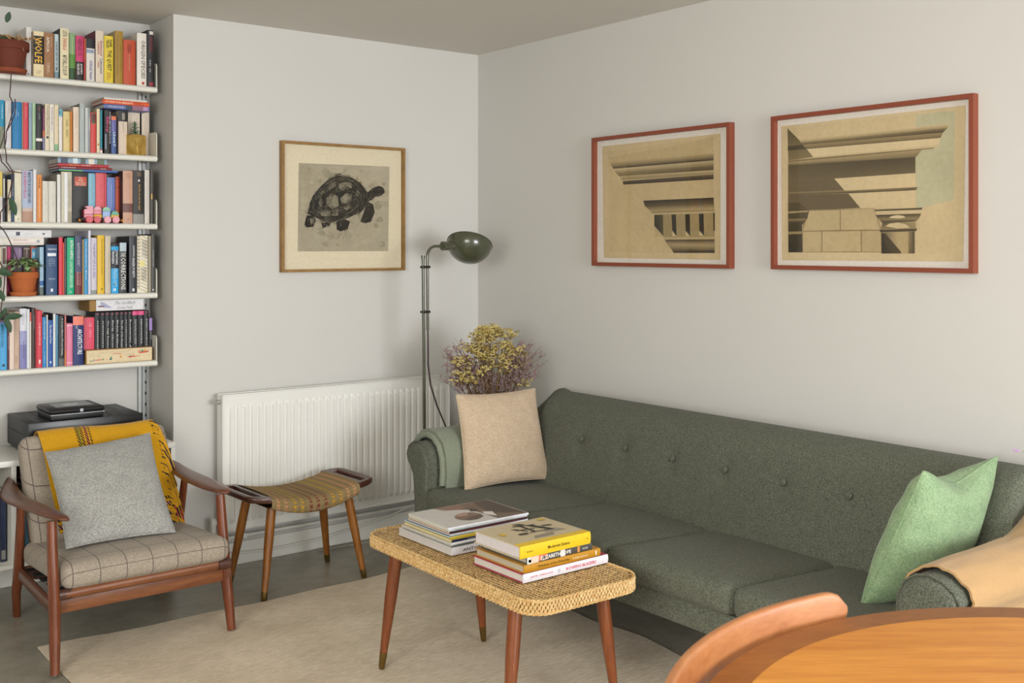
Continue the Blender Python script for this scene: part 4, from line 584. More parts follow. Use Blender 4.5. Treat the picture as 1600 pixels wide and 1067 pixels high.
def flat_book(x0, x1, y0, y1, z0, z1, col, label, spine=None, deco=(), group=None, page=None, top=None, soft=False, cat='book', name='book', rz=0):
    """a book lying flat, spine towards -y"""
    c = ((x0+x1)/2, (y0+y1)/2, z0); r = thing(name, label, cat, c, rz, group); W = (x1-x0)/2; Dp = (y1-y0)/2; h = z1-z0-.0003; t = min(.0025, h*.18)
    bm = nb(); bx(bm, (-W, -Dp+.001, 0), (W, Dp, t)); bx(bm, (-W, -Dp+.001, h-t), (W, Dp, h)); obj('cover', bm, flat(top or col, .45), r, False)
    bm = nb(); k = 4; crown = min(.0025, h*.15); pts = [(-Dp+.001-crown*(1-(2*i/k-1)**2), lerp(0, h, i/k)) for i in range(k+1)]+[(-Dp+.003, h), (-Dp+.003, 0)]
    ring_faces(bm, [[Vector((x, a, b)) for a, b in pts] for x in (-W, W)]); obj('spine', bm, flat(spine or col, .45), r, True)
    bm = nb(); ins = .001 if soft else .004; bx(bm, (-W+ins, -Dp+.003, t), (W-ins, Dp-ins, h-t)); obj('page_block', bm, page or M_PAGEW, r, False)
    ys = -Dp+.001-crown-.0006; rnd = random.Random(int(x0*999))
    for iq, q in enumerate(deco):
        bm = nb(); nm = 'title_lettering'
        if q[0] == 'h': _, s, c_, a, b, v0, v1 = q; put_text(bm, s, (lerp(-W, W, a), ys, h*v0), ((b-a)*2*W, 0, 0), (0, 0, h*(v1-v0)), .015)
        elif q[0] == 'b': _, c_, a, b, v0, v1 = q; quad(bm, (lerp(-W, W, a), ys+.0003, h*v0), ((b-a)*2*W, 0, 0), (0, 0, h*(v1-v0))); nm = 'printed_panel'
        elif q[0] == 'd': _, c_, a, b, v0, v1 = q; dashes(bm, Vector((lerp(-W, W, a), ys, h*v0)), Vector((1, 0, 0)), Vector((0, 0, 1)), (b-a)*2*W, h*(v1-v0), rnd)
        elif q[0] == 'T': _, c_, a, b, v0, v1 = q; quad(bm, (lerp(-W, W, a), lerp(-Dp, Dp, v0), h+.0004), ((b-a)*2*W, 0, 0), (0, (v1-v0)*2*Dp, 0)); nm = 'cover_print'
        elif q[0] == 'P':
            _, c_, pts_ = q; f = bm.faces.new([bm.verts.new((lerp(-W, W, u), lerp(-Dp, Dp, v), h+.0004+.00015*iq)) for u, v in pts_]); nm = 'cover_print'
        elif q[0] == 'X': _, s, c_, a, b, v0, v1 = q; put_text(bm, s, (lerp(-W, W, a), lerp(-Dp, Dp, v0), h+.0007), ((b-a)*2*W, 0, 0), (0, (v1-v0)*2*Dp, 0)); nm = 'cover_lettering'
        obj(nm, bm, flat(c_, .45), r, False)
    return r
g = 'books lying on top of the standing rows'
# second shelf, lying on the right-hand books
flat_book(-1.866, -1.685, .115, .255, 2.026, 2.037, '#dad6cc', 'thin white book lying on the orange one, second shelf', group=g)
flat_book(-1.876, -1.681, .10, .25, 2.008, 2.026, '#d9531f', 'orange book lying on the standing books, second shelf', deco=[('h', 'UTOPIA FOR REALISTS', '#f1d9c0', .05, .64, .28, .72), ('d', '#4a2a1a', .7, .88, .55, .8), ('d', '#4a2a1a', .68, .9, .15, .4)], group=g)
flat_book(-1.872, -1.680, .10, .24, 1.988, 2.008, '#5b6aa0', 'blue and mauve book lying under the orange one, second shelf', deco=[('b', '#2f3c50', .48, .62, 0, 1), ('b', '#8a5a72', .62, .86, 0, 1), ('b', '#b98ab0', .86, .97, .1, .9), ('d', '#cfd2e0', .08, .46, .3, .7)], group=g)
# middle shelf stack
flat_book(-2.055, -1.858, .105, .25, 1.750, 1.7725, '#8ea5b8', 'patchwork blue and white book topmost in the pile, middle shelf', deco=[('b', '#33455e', .06, .2, 0, 1), ('b', '#c6d6dc', .3, .4, 0, 1), ('b', '#4d5a50', .46, .56, 0, 1), ('b', '#d8d4c4', .62, .74, 0, 1), ('b', '#5a6a4a', .8, .95, 0, 1)], group=g)
flat_book(-2.055, -1.851, .10, .25, 1.738, 1.750, '#b0343a', 'red book lying second from the top of its pile, middle shelf', deco=[('d', '#e2a23c', .22, .44, .25, .75), ('d', '#ead8d0', .46, .68, .25, .75)], group=g)
flat_book(-2.054, -1.838, .098, .25, 1.727, 1.738, '#7c1f28', 'dark red book lying third in its pile, middle shelf', deco=[('d', '#e0cfc8', .06, .34, .25, .75), ('d', '#e0cfc8', .78, .94, .25, .75)], group=g)
flat_book(-2.052, -1.815, .098, .25, 1.7185, 1.727, '#3f68a8', 'thin green and blue book at the bottom of the pile, middle shelf', deco=[('b', '#5cae4a', .0, .4, 0, .6)], group=g)
# fourth shelf stack
flat_book(-2.33, -2.081, .10, .255, 1.444, 1.474, '#dcdadc', 'thick white book with small black logo lying uppermost, fourth shelf', deco=[('b', '#2b2e44', .46, .52, .25, .75), ('b', '#3a3d50', .86, .9, .4, .6), ('d', '#b5b6c0', .58, .74, .35, .6)], group=g)
flat_book(-2.34, -2.110, .10, .25, 1.4135, 1.444, '#e0dad2', 'white book with faint pink lettering lying below another, fourth shelf', deco=[('d', '#cf8a8a', .5, .75, .55, .75), ('d', '#cf9a9a', .5, .88, .2, .35), ('b', '#9fa0a6', .88, .93, .3, .7)], group=g)
# magazines inside the low cabinet
for i, (a, b, hh, c_, d_) in enumerate([(-2.30, -2.28, .27, '#2b3350', 'dark navy folder standing left of the cabinet upright'), (-2.254, -2.24, .29, '#a79a90', 'pinkish grey magazine standing at the left inside the low cabinet'), (-2.239, -2.228, .29, '#45474c', 'dark grey magazine standing inside the low cabinet'), (-2.227, -2.215, .285, '#a59c78', 'khaki magazine with blue foot inside the low cabinet'), (-2.213, -2.196, .27, '#3f6478', 'steel blue volume inside the low cabinet'), (-2.195, -2.178, .28, '#2a2e36', 'near black volume inside the low cabinet')]):
    r = thing('magazine', d_, 'magazine', ((a+b)/2, -.03, .1905), 0, 'magazines in the low cabinet'); w = (b-a)/2
    bm = nb(); bx(bm, (-w, 0, 0), (w-.001, .003, hh)); bx(bm, (-w, .003, 0), (-w+.001, .21, hh)); bx(bm, (w-.002, .003, 0), (w-.001, .21, hh)); obj('cover', bm, flat(c_, .4), r, False)
    bm = nb(); bx(bm, (-w+.001, .003, .001), (w-.002, .209, hh-.001)); obj('page_block', bm, M_PAGEW, r, False)
    bm = nb(); bx(bm, (-w+.002, -.0006, .01), (w-.003, -.0001, .045)); obj('printed_panel', bm, flat('#2c4f94' if i == 3 else '#8a8a86', .4), r, False)
# manuscript box on the black series
r = thing('manuscript_box', 'cardboard box with a handwritten white label above the black art books', 'box', (-1.815, .11, 1.136))
bm = nb(); bx(bm, (-.112, .0, .0), (.112, .15, .046), .001, 1); obj('box_body', bm, flat('#9c7a46', .8), r, False)
bm = nb(); bx(bm, (-.086, -.0035, .001), (.113, -.0003, .047), .0008, 1); lb = obj('paper_label', bm, flat('#dcdce0', .7), r, False)
bm = nb(); put_text(bm, 'The Goldfinch', (-.01, -.0042, .025), (.085, 0, .002), (.004, 0, .014), 0); put_text(bm, 'Donna Tartt', (.002, -.0042, .006), (.062, 0, .002), (.003, 0, .011), 0); obj('handwriting', bm, flat('#6d6f7c'), lb, False)
bm = nb(); f = bm.faces.new([bm.verts.new(p) for p in ((-.07, -.0040, .02), (-.045, -.0040, .014), (-.02, -.0040, .012), (-.045, -.0040, .03), (-.066, -.0040, .04))]); obj('printed_bird', bm, flat('#a3a8c4'), lb, False)
bm = nb(); quad(bm, (-.078, -.0042, .017), (.026, 0, 0), (0, 0, .005)); obj('printed_mark', bm, flat('#6d3a3a'), lb, False)
# wooden toy-block box
r = thing('wooden_box', 'long pale wooden box printed with little boats in front of art books', 'box', (-1.806, .10, ZS[4]+.0005), radians(0))
bm = nb(); bx(bm, (-.139, -.006, 0), (.137, .036, .058), .0015, 1); obj('box_body', bm, wood('box_pine', '#b58a52', '#d3ad74', .6, (1.5, 14, 14), 3), r)
bm = nb(); bx(bm, (-.136, -.0068, .002), (.134, -.0059, .056)); lb = obj('printed_lid', bm, flat('#dcc9a4', .6), r, False)
def pq(c, pts):
    bm = nb(); bm.faces.new([bm.verts.new((u, -.0073, v)) for u, v in pts]); obj('printed_shape', bm, flat(c, .6), lb, False)
G_, R_, Y_, B2 = '#3f8a5a', '#c94a3a', '#d99a3a', '#4a5fa0'
pq(R_, [(.072, .04), (.085, .034), (.115, .036), (.124, .042)]); pq(G_, [(.088, .041), (.1, .041), (.092, .053)]); pq(Y_, [(.1, .042), (.112, .042), (.104, .053)]); pq(R_, [(.075, .043), (.086, .044), (.084, .048), (.078, .047)]); pq(B2, [(.112, .044), (.12, .044), (.118, .047)])
pq(R_, [(-.037, .034), (-.022, .04), (0, .039), (.012, .035), (0, .0365), (-.022, .0375)]); pq(G_, [(-.044, .016), (-.033, .016), (-.037, .03)]); pq(Y_, [(-.002, .02), (.008, .019), (.002, .034)]); pq(B2, [(-.045, .013), (-.035, .013), (-.035, .017), (-.045, .017)])
pq(R_, [(.028, .022), (.04, .018), (.09, .024), (.05, .024)]); pq(G_, [(.036, .024), (.048, .024), (.042, .029)]); pq(Y_, [(.05, .025), (.06, .025), (.055, .031)])
pq(G_, [(-.128, .012), (-.112, .011), (-.12, .016)]); pq(B2, [(-.112, .012), (-.107, .012), (-.109, .024)]); pq(R_, [(-.104, .014), (-.075, .015), (-.075, .018), (-.104, .017)]); pq(G_, [(-.074, .014), (-.066, .014), (-.07, .023)]); pq(Y_, [(-.064, .015), (-.052, .016), (-.056, .019)])
bm = nb(); rn = random.Random(3)
for k_, (u, v, L) in enumerate([(-.09, .047, .15), (-.09, .042, .13), (-.128, .037, .05), (-.128, .03, .05), (-.128, .006, .1), (-.02, .006, .12), (.03, .034, .035), (.03, .030, .03)]):
    dashes(bm, Vector((u, -.0073, v)), Vector((1, 0, 0)), Vector((0, 0, 1)), L, .0022, rn)
obj('printed_text', bm, flat('#a8946c'), lb, False)
# toy train
r = thing('toy_train', 'wooden toy train in pink, red, yellow, blue and green on the middle shelf', 'toy', (-1.884, .094, ZS[2]+.0005), radians(-4))
bm = nb(); bx(bm, (-.082, -.004, .012), (.082, .03, .02), .002); obj('chassis', bm, flat('#2b2a2a'), r)
for k_, (x, c_) in enumerate([(-.050, '#c42f3c'), (-.019, '#bf2b38'), (.022, '#dd96a0'), (.056, '#d88a9a')]):
    bm = nb(); tube(bm, [(x, -.018, .0143), (x, -.004, .0143)], .0142, 20); obj('wheel', bm, flat(c_, .4), r)
    bm = nb(); tube(bm, [(x, .030, .0143), (x, .042, .0143)], .0142, 20); obj('wheel', bm, flat(c_, .4), r)
def blk(nm, c_, lo, hi): bm = nb(); bx(bm, lo, hi, .0015); obj(nm, bm, flat(c_, .45), r)
def half(nm, c_, x, z, R): bm = nb(); prism(bm, [(R*cos(pi*i/12), R*sin(pi*i/12)) for i in range(13)], lambda u, v: Vector((x+u, -.004, z+v)), (0, .034, 0)); obj(nm, bm, flat(c_, .45), r)
blk('engine_block', '#dd92a0', (-.068, -.004, .021), (-.033, .03, .036)); bm = nb()
prism(bm, [(-.068, .037), (-.033, .037), (-.033, .070), (-.062, .070), (-.062, .064), (-.057, .062), (-.057, .058), (-.068, .056)], lambda u, v: Vector((u, -.004, v)), (0, .034, 0)); obj('engine_block', bm, flat('#e09aa8', .45), r)
bm = nb(); bx(bm, (-.0705, -.004, .022), (-.0682, .03, .056)); obj('engine_front', bm, flat('#9c1f30', .45), r)
blk('wagon_block', '#e0ab1f', (-.031, -.004, .021), (.002, .03, .0355)); blk('wagon_block', '#dc8a9a', (-.031, -.004, .0365), (.001, .03, .053)); half('wagon_roof', '#e09aa8', -.0155, .0535, .0155)
blk('wagon_block', '#9ab6dc', (.005, -.004, .021), (.036, .03, .051)); half('wagon_roof', '#86bd9c', .0205, .0515, .0158)
blk('wagon_block', '#e3b04a', (.039, -.004, .021), (.071, .03, .0345)); half('wagon_roof', '#5aa888', .055, .035, .0158)
for x in (-.083, .086):
    bm = nb(); bmesh.ops.create_uvsphere(bm, u_segments=12, v_segments=8, radius=.006, matrix=Matrix.Translation((x, .012, .012))); obj('coupling_bead', bm, flat('#e08a1a', .4), r)
# gold planter with succulent
r = thing('gold_planter', 'gold leaf cube planter on the second shelf', 'planter', (-1.73, .135, ZS[1]+.0003), radians(38))
M_GOLD = NT('gold_leaf'); n_ = M_GOLD.noise(M_GOLD.co(), 28, 4); M_GOLD = M_GOLD.set(M_GOLD.mix(M_GOLD.ramp(n_, .35, .65), lin('#b98f3a'), lin('#e0bf6c')), .42, .45)
s_ = .033; bm = nb(); bx(bm, (-s_, -s_, 0), (s_, s_, .089), .0012, 1); obj('cube_pot', bm, M_GOLD, r)
bm = nb(); bx(bm, (-s_+.004, -s_+.004, .0885), (s_-.004, s_-.004, .090)); obj('soil', bm, flat('#3a2c22', .9), r)
def leaf(bm, base, d, up, L, Wd, curl=.15, n=4):
    d = Vector(d).normalized(); s = d.cross(Vector(up))
    s = s.normalized() if s.length > 1e-4 else Vector((1, 0, 0)); u = s.cross(d); b = Vector(base); rows = []
    for i in range(n+1):
        t = i/n; wd = Wd*sin(pi*min(1, t*.88+.09))**.9*(1 if i < n else .05); c_ = b+d*(L*t)-u*(curl*L*t*t)
        rows.append([c_-s*wd+u*(wd*.25), c_-u*.0, c_+s*wd+u*(wd*.25)])
    sheet(bm, rows, False)
r = thing('succulent', 'small dark green succulent growing in the gold planter', 'plant', (-1.73, .135, ZS[1]+.091)); M_SUC = flat('#3f6b50', .5)
bm = nb(); tube(bm, [(0, 0, -.002), (.001, 0, .03), (.0, 0, .055)], .0022, 7); tube(bm, [(0, 0, .004), (-.018, -.008, .022)], .0015, 6); tube(bm, [(0, 0, .004), (.02, -.006, .014)], .0015, 6); obj('stem', bm, flat('#5d7a4a'), r)
for k_ in range(26):
    a = k_*2.4; z = .002+.052*(k_/25); L = lerp(.026, .010, k_/25)*random.uniform(.85, 1.1); bm = nb(); leaf(bm, (0, 0, z), (cos(a), sin(a), .35), (0, 0, 1), L, .0055, .2); thicken(bm, .0012); obj('leaf', bm, M_SUC, r)
# potted plants on the shelves
M_TERRA = flat('#b3602f', .8); M_TERRAD = flat('#6b3020', .8)
def pot(loc, R, Hh, mat, label, sauc=True, mat2=None):
    r = thing('terracotta_pot', label, 'pot', loc); z0 = .008 if sauc else 0; k = R
    bm = nb(); lathe(bm, [(k*.66, z0), (k*.66, z0+.001), (k*.9, z0+Hh*.72), (k, z0+Hh*.72), (k, z0+Hh*.97), (k*.98, z0+Hh), (k*.88, z0+Hh), (k*.86, z0+Hh*.9)], n=30); obj('pot_body', bm, mat, r)
    if sauc: bm = nb(); lathe(bm, [(k*.74, 0), (k*.84, .002), (k*.9, .017), (k*.85, .017), (k*.8, .0075)], n=30); obj('saucer', bm, mat2 or mat, r)
    bm = nb(); lathe(bm, [(.002, z0+Hh*.88), (k*.87, z0+Hh*.9)], n=20); obj('soil', bm, flat('#3a2a20', .95), r); return r
pot((-2.185, .112, ZS[3]+.0004), .057, .088, M_TERRA, 'small terracotta pot with saucer on the fourth shelf')
r = thing('fittonia', 'bushy light green leafy plant in the small terracotta pot', 'plant', (-2.185, .112, ZS[3]+.09)); rn = random.Random(5); Mg = [flat('#9fba80', .5), flat('#b9cf9c', .5), flat('#7d9c60', .5)]
bm = nb()
for k_ in range(14):
    a = rn.random()*6.28; R = rn.uniform(.01, .05); tube(bm, [(R*.3*cos(a), R*.3*sin(a), -.004), (R*cos(a), R*sin(a), .02)], .0014, 5)
obj('stems', bm, flat('#6d8050'), r)
for k_ in range(130):
    a = rn.random()*6.283; q = sqrt(rn.random()); R = q*.066; z = .020+.034*(1-q*q)+rn.uniform(-.008, .008); e = rn.uniform(.0, .9)
    bm = nb(); leaf(bm, (R*cos(a), R*sin(a), z), (cos(a)+rn.uniform(-.5, .5), sin(a)+rn.uniform(-.5, .5), e-.35*q), (0, 0, 1), rn.uniform(.022, .032), rn.uniform(.008, .0115), .3); obj('leaf', bm, Mg[k_ % 3], r)
pot((-2.246, .092, ZS[0]+.0004), .078, .118, M_TERRAD, 'large dark terracotta pot with saucer on the top shelf', True, flat('#8a4226', .8))
r = thing('trailing_plant', 'trailing vine with bare dark stems hanging from the large terracotta pot', 'plant', (-2.246, .092, ZS[0]+.12)); M_VINE = flat('#4a3030', .7); M_HOYA = flat('#2a4a2c', .6); M_DRY = flat('#b58f62', .9)
vines = [[(-2.25, .12, 2.225), (-2.235, .06, 2.235), (-2.245, .045, 2.16), (-2.25, .05, 2.0), (-2.235, .05, 1.96), (-2.262, .05, 1.86), (-2.268, .05, 1.80), (-2.262, .05, 1.74), (-2.238, .05, 1.70), (-2.255, .05, 1.60)],
         [(-2.262, .05, 1.86), (-2.232, .045, 1.93), (-2.232, .045, 1.99)], [(-2.268, .05, 1.86), (-2.29, .05, 1.78), (-2.28, .05, 1.74), (-2.25, .05, 1.705), (-2.205, .055, 1.70)],
         [(-2.255, .05, 1.60), (-2.285, .045, 1.54), (-2.29, .04, 1.49), (-2.262, .04, 1.45), (-2.225, .045, 1.36), (-2.222, .05, 1.32)], [(-2.24, .05, 1.70), (-2.243, .05, 1.63), (-2.25, .05, 1.55)], [(-2.29, .04, 1.49), (-2.30, .04, 1.38), (-2.27, .04, 1.29), (-2.285, .04, 1.16), (-2.27, .04, 1.13)]]
for P_ in vines:
    bm = nb(); pts = []
    for a, b in zip(P_, P_[1:]):
        for k_ in range(4): p = Vector(a).lerp(Vector(b), k_/4); pts.append(p+Vector((sin(k_*.8)*.002, 0, 0)))
    pts.append(Vector(P_[-1])); tube(bm, pts, .0022, 6); obj('stem', bm, M_VINE, r, world=True)
for b, d, L, Wd in [((-2.235, .06, 2.22), (-.6, -.3, -.05), .09, .022), ((-2.262, .05, 2.29), (.2, -.3, .9), .05, .014), ((-2.25, .05, 1.60), (.35, -.1, -1), .085, .017), ((-2.305, .04, 1.315), (1, -.2, -.25), .075, .018), ((-2.29, .04, 1.29), (-.3, -.2, -1), .08, .02), ((-2.27, .04, 1.13), (1, -.1, .1), .075, .017), ((-2.27, .04, 1.13), (.35, -.2, -1), .075, .016), ((-2.275, .04, 1.14), (-1, -.1, -.1), .06, .02), ((-2.275, .04, 1.14), (.25, -.2, .9), .035, .011), ((-2.295, .04, 1.24), (.5, -.2, -1), .06, .015)]:
    bm = nb(); leaf(bm, b, d, (0, -1, .3), L*.88, Wd*.8, .12, 6); thicken(bm, .001); obj('leaf', bm, M_HOYA, r, world=True)
bm = nb(); rn = random.Random(9)
for k_ in range(16):
    a = rn.uniform(-.05, .06); p = Vector((-2.235+a, .08+rn.uniform(-.03, .03), 2.236)); tube(bm, [p, p+Vector((rn.uniform(-.03, .03), -.02, .004)), p+Vector((rn.uniform(-.02, .03), -.03, -rn.uniform(.01, .09)))], [.0045, .0035, .001], 5)
obj('dry_foliage', bm, M_DRY, r, world=True, kind='stuff')
# amplifier and small player on the low cabinet
r = thing('amplifier', 'wide black amplifier with vented top on the low white cabinet', 'amplifier', (-1.985, .115, .5885)); AX, AY = .2215, .165
bm = nb(); bx(bm, (-AX, -AY, .008), (AX, AY, .1295), .003); obj('case', bm, flat('#1c1e22', .45), r)
bm = nb()
for k_ in range(9):
    x = lerp(-AX+.03, AX-.07, k_/8); bx(bm, (x, -AY+.02, .1295), (x+.024, AY-.03, .1303))
obj('vent_panels', bm, flat('#2f333a', .5), r, False)
bm = nb(); bx(bm, (-AX-.001, -AY-.012, .006), (AX+.001, -AY, .131), .003); fp = obj('front_panel', bm, flat('#101114', .3), r)
for x in (.1, .16): bm = nb(); tube(bm, [(x, -AY-.012, .06), (x, -AY-.03, .06)], .02, 20); obj('knob', bm, M_GLOSSK, fp)
bm = nb(); bx(bm, (-AX-.002, -AY+.01, .03), (-AX, AY-.01, .075)); obj('side_vent', bm, flat('#2a2d33', .5), r, False)
for sx in (-1, 1):
    for sy in (-1, 1): bm = nb(); lathe(bm, [(.014, 0), (.014, .009)], (sx*(AX-.04), sy*(AY-.04), 0), 14); obj('foot', bm, M_BLACK, r)
r = thing('media_player', 'small black box with inset screen on the amplifier', 'electronics', (-2.02, .05, .719), radians(0)); pw, pd = .108, .105
bm = nb(); bx(bm, (-pw+.006, -pd+.006, 0), (pw-.006, pd-.006, .022), .004); obj('lower_case', bm, flat('#0f1012', .5), r)
bm = nb(); bx(bm, (-pw, -pd, .0225), (pw, pd, .045), .012, 3); uc = obj('upper_case', bm, flat('#1d1e21', .38), r)
bm = nb(); bx(bm, (-.07, -.055, .0448), (.075, .07, .0455)); obj('inset_panel', bm, flat('#3a3d42', .2), uc, False)
bm = nb(); bx(bm, (-.03, -.035, .0455), (.03, .03, .046)); obj('reflective_screen', bm, flat('#8f959b', .1), uc, False)
bm = nb(); bx(bm, (.008, -pd-.0008, .028), (.020, -pd, .04)); obj('logo', bm, flat('#b8babd', .4), uc, False)
bm = nb(); bx(bm, (-pw+.003, -pd+.002, .0205), (pw-.003, pd-.002, .0235)); obj('silver_seam', bm, flat('#8d8f92', .3, .6), r, False)
# ============================================================ pictures
def print_mesh(polys, f, lift):
    bm = nb(); L = bm.loops.layers.float_color.new('Col')
    for i, (pts, c) in enumerate(polys):
        vs = [bm.verts.new(f(u, v)+lift*(i*.00006)) for u, v in pts]; fc = bm.faces.new(vs)
        cs = c if isinstance(c, list) else [c]*len(pts)
        for l, h in zip(fc.loops, cs): l[L] = (*lin(h), 1)
    return bm
def frame_rails(r, f, a0, a1, z0, z1, w, d, mat, sgn):
    """four mitred rails; f(u, z, depth) maps into world"""
    o = [(a0, z0), (a1, z0), (a1, z1), (a0, z1)]; s = 1 if a1 > a0 else -1
    i_ = [(a0+s*w, z0+w), (a1-s*w, z0+w), (a1-s*w, z1-w), (a0+s*w, z1-w)]
    for k in range(4):
        j = (k+1) % 4; q = [o[k], o[j], i_[j], i_[k]]; bm = nb(); ring_faces(bm, [[f(u, v, 0.0005) for u, v in q], [f(u, v, d) for u, v in q]]); obj('frame_rail', bm, mat, r, False, True)
def slab(f, a0, a1, z0, z1, d0, d1):
    bm = nb(); q = [(a0, z0), (a1, z0), (a1, z1), (a0, z1)]; ring_faces(bm, [[f(u, v, d0) for u, v in q], [f(u, v, d1) for u, v in q]]); return bm
fx = lambda u, v, d=0.: Vector((-d, u, v)); fy = lambda u, v, d=0.: Vector((u, -d, v))
M_RFR = flat('#86422b', .5); M_MAT = flat('#ddd6cb', .8)
for (a0, a1, z0, z1, P_, lab) in [(-.909, -1.711, 1.3205, 1.896, PRINT_A, 'red framed engraving of a cornice with dentils, nearer the corner'), (-1.912, -2.713, 1.3225, 1.898, PRINT_B, 'red framed engraving of an entablature with column capital, nearer the table')]:
    r = thing('framed_print', lab, 'picture', (0, (a0+a1)/2, z0), 0, 'pair of red framed engravings'); frame_rails(r, fx, a0, a1, z0, z1, .0155, .032, M_RFR, -1)
    obj('mount_board', slab(fx, a0-.01, a1+.01, z0+.01, z1-.01, .003, .010), M_MAT, r, False, True)
    paper = P_[0][0]; bm = nb(); ring_faces(bm, [[fx(u, v, .0102) for u, v in paper], [fx(u, v, .0112) for u, v in paper]]); obj('paper', bm, flat('#cab58d', .85), r, False, True)
    obj('engraving', print_mesh(P_, lambda u, v: fx(u, v, .0115), Vector((-1, 0, 0))), M_INK, r, False, True)
    obj('glazing', slab(fx, a0-.012, a1+.012, z0+.012, z1-.012, .0215, .0235), M_GLZ, r, False, True)
a0, a1, z0, z1 = -1.121, -.464, 1.2895, 1.8885
r = thing('framed_tortoise_print', 'oak framed etching of a tortoise above the radiator', 'picture', ((a0+a1)/2, 0, z0)); M_OAK = wood('oak_frame', '#7d5a2a', '#a8803f', .5, (3, 3, 3), 8)
frame_rails(r, fy, a0, a1, z0, z1, .0125, .030, M_OAK, 1)
obj('mount_board', slab(fy, a0+.01, a1-.01, z0+.01, z1-.01, .003, .0105), flat('#ddd1b4', .8), r, False, True)
rn = random.Random(11); polys = list(PRINT_T[:2])
for _ in range(110):
    u, v = rn.uniform(-1.01, -.57), rn.uniform(1.41, 1.77); R_ = rn.uniform(.006, .03); polys.append(([(u+R_*rn.uniform(.6, 1.2)*cos(a_*pi/4), v+R_*.7*rn.uniform(.6, 1.2)*sin(a_*pi/4)) for a_ in range(8)], rn.choice(['#a89f88', '#9d957f', '#b0a78f', '#989079', '#aaa189'])))
NB = len(polys); polys += PRINT_T[2:]; shell = PRINT_T[2][0]; cx = sum(p[0] for p in shell)/len(shell); cz = sum(p[1] for p in shell)/len(shell)
def ribbon(p, q, w):
    dx, dz = q[0]-p[0], q[1]-p[1]; l = math.hypot(dx, dz) or 1; nx, nz = -dz/l*w, dx/l*w
    return [(p[0]+nx, p[1]+nz), (q[0]+nx*.6, q[1]+nz*.6), (q[0]-nx*.6, q[1]-nz*.6), (p[0]-nx, p[1]-nz)]
def around(poly, n, s0, s1, w, cols, jit=.006, dx=None):
    cx_ = sum(p[0] for p in poly)/len(poly); cz_ = sum(p[1] for p in poly)/len(poly); out = []
    for _ in range(n):
        s = rn.uniform(s0, s1); k = rn.randrange(len(poly)); a = poly[k]; b = poly[(k+1) % len(poly)]; t0 = rn.random(); t1 = t0+rn.uniform(.3, 1.)
        def at(t): return (cx_+(lerp(a[0], b[0], t)-cx_)*s+rn.uniform(-jit, jit), cz_+(lerp(a[1], b[1], t)-cz_)*s+rn.uniform(-jit, jit))
        out.append((ribbon(at(t0), at(t1), rn.uniform(*w)), rn.choice(cols)))
    return out
INKS = ['#1f1d1a', '#2b2823', '#3a362e']; PALE = ['#6d6758', '#857e6b', '#585245']
polys += around(shell, 300, .35, 1.04, (.0005, .0016), INKS+PALE[:1], .007)+around(shell, 330, .3, .99, (.0004, .001), PALE, .008)+around(shell, 90, .3, 1.0, (.0004, .0009), INKS, .01)
for k in range(3, 8): polys += around(PRINT_T[k][0], 26, .3, 1.05, (.0006, .0014), INKS+PALE, .004)
for p_, c_ in PRINT_T[8:]: polys += around(p_, 9, .2, 1.02, (.0005, .0011), INKS, .003)
for _ in range(16):
    u = rn.uniform(.12, .6); polys.append((ribbon((-1.02+u*.5, 1.455+rn.uniform(-.02, .04)), (-1.0+u*.5, 1.455+rn.uniform(-.02, .03)), .0004), '#5d584b'))
obj('etching', print_mesh([(p_[:], c_) for p_, c_ in polys], lambda u, v: fy(u, v, .0108), Vector((0, -.15, 0))), M_INK, r, False, True)
obj('glazing', slab(fy, a0+.01, a1-.01, z0+.01, z1-.01, .021, .023), M_GLZ, r, False, True)
# ============================================================ floor lamp
r = thing('floor_lamp', 'dark green metal reading lamp with bowl shade behind the sofa', 'lamp', (-.558, -.35, 0)); Y = -.35
bm = nb(); lathe(bm, [(.002, 0), (.125, 0), (.125, .012), (.12, .018), (.02, .024), (.002, .024)], (-.558, Y, 0), 32); obj('base', bm, M_LAMP, r, world=True)
bm = nb(); tube(bm, [(-.558, Y, .02), (-.5705, Y, 1.36)], .0072, 14); tube(bm, [(-.5705, Y, 1.352), (-.5706, Y, 1.366)], .0092, 14); obj('pole', bm, M_LAMP, r, world=True)
bm = nb(); pts = [(-.5445, Y, 1.02), (-.5465, Y, 1.34)]+[(-.5005-.046*cos(a), Y, 1.362+.046*sin(a)) for a in [i*pi/2/8 for i in range(9)]]+[(-.462, Y, 1.408)]
tube(bm, pts, .0068, 12, up=(0, 1, 0)); obj('bent_tube', bm, M_LAMP, r, world=True)
for z in (1.105, 1.312): bm = nb(); bx(bm, (-.582, Y-.011, z-.006), (-.534, Y+.011, z+.006), .004); obj('clamp', bm, flat('#20241c', .35), r, world=True)
bm = nb(); tube(bm, [(-.475, Y, 1.408), (-.462, Y, 1.408)], .010, 14); tube(bm, [(-.463, Y, 1.409), (-.395, Y, 1.41)], .022, 20); obj('socket', bm, M_LAMP, r, world=True)
ctr = Vector((-.306, Y, 1.418)); nrm = Vector((.614*.5+.788*.13, .789*.5-.616*.13, .85)).normalized(); Q = nrm.to_track_quat('Z', 'Y').to_matrix().to_4x4(); R = .107
prof = [(R*sin(a), -R*.86*cos(a)) for a in [i*(pi/2)/12 for i in range(13)]]; prof[0] = (.001, prof[0][1])
inn = [(max(.001, p[0]-.003), p[1]+.003) for p in prof[::-1]]
bm = nb(); lathe(bm, prof+[(R+.003, .001), (R+.003, .004), (R-.003, .004)]+inn, ctr, 36, Q); obj('shade', bm, M_LAMP, r, world=True)
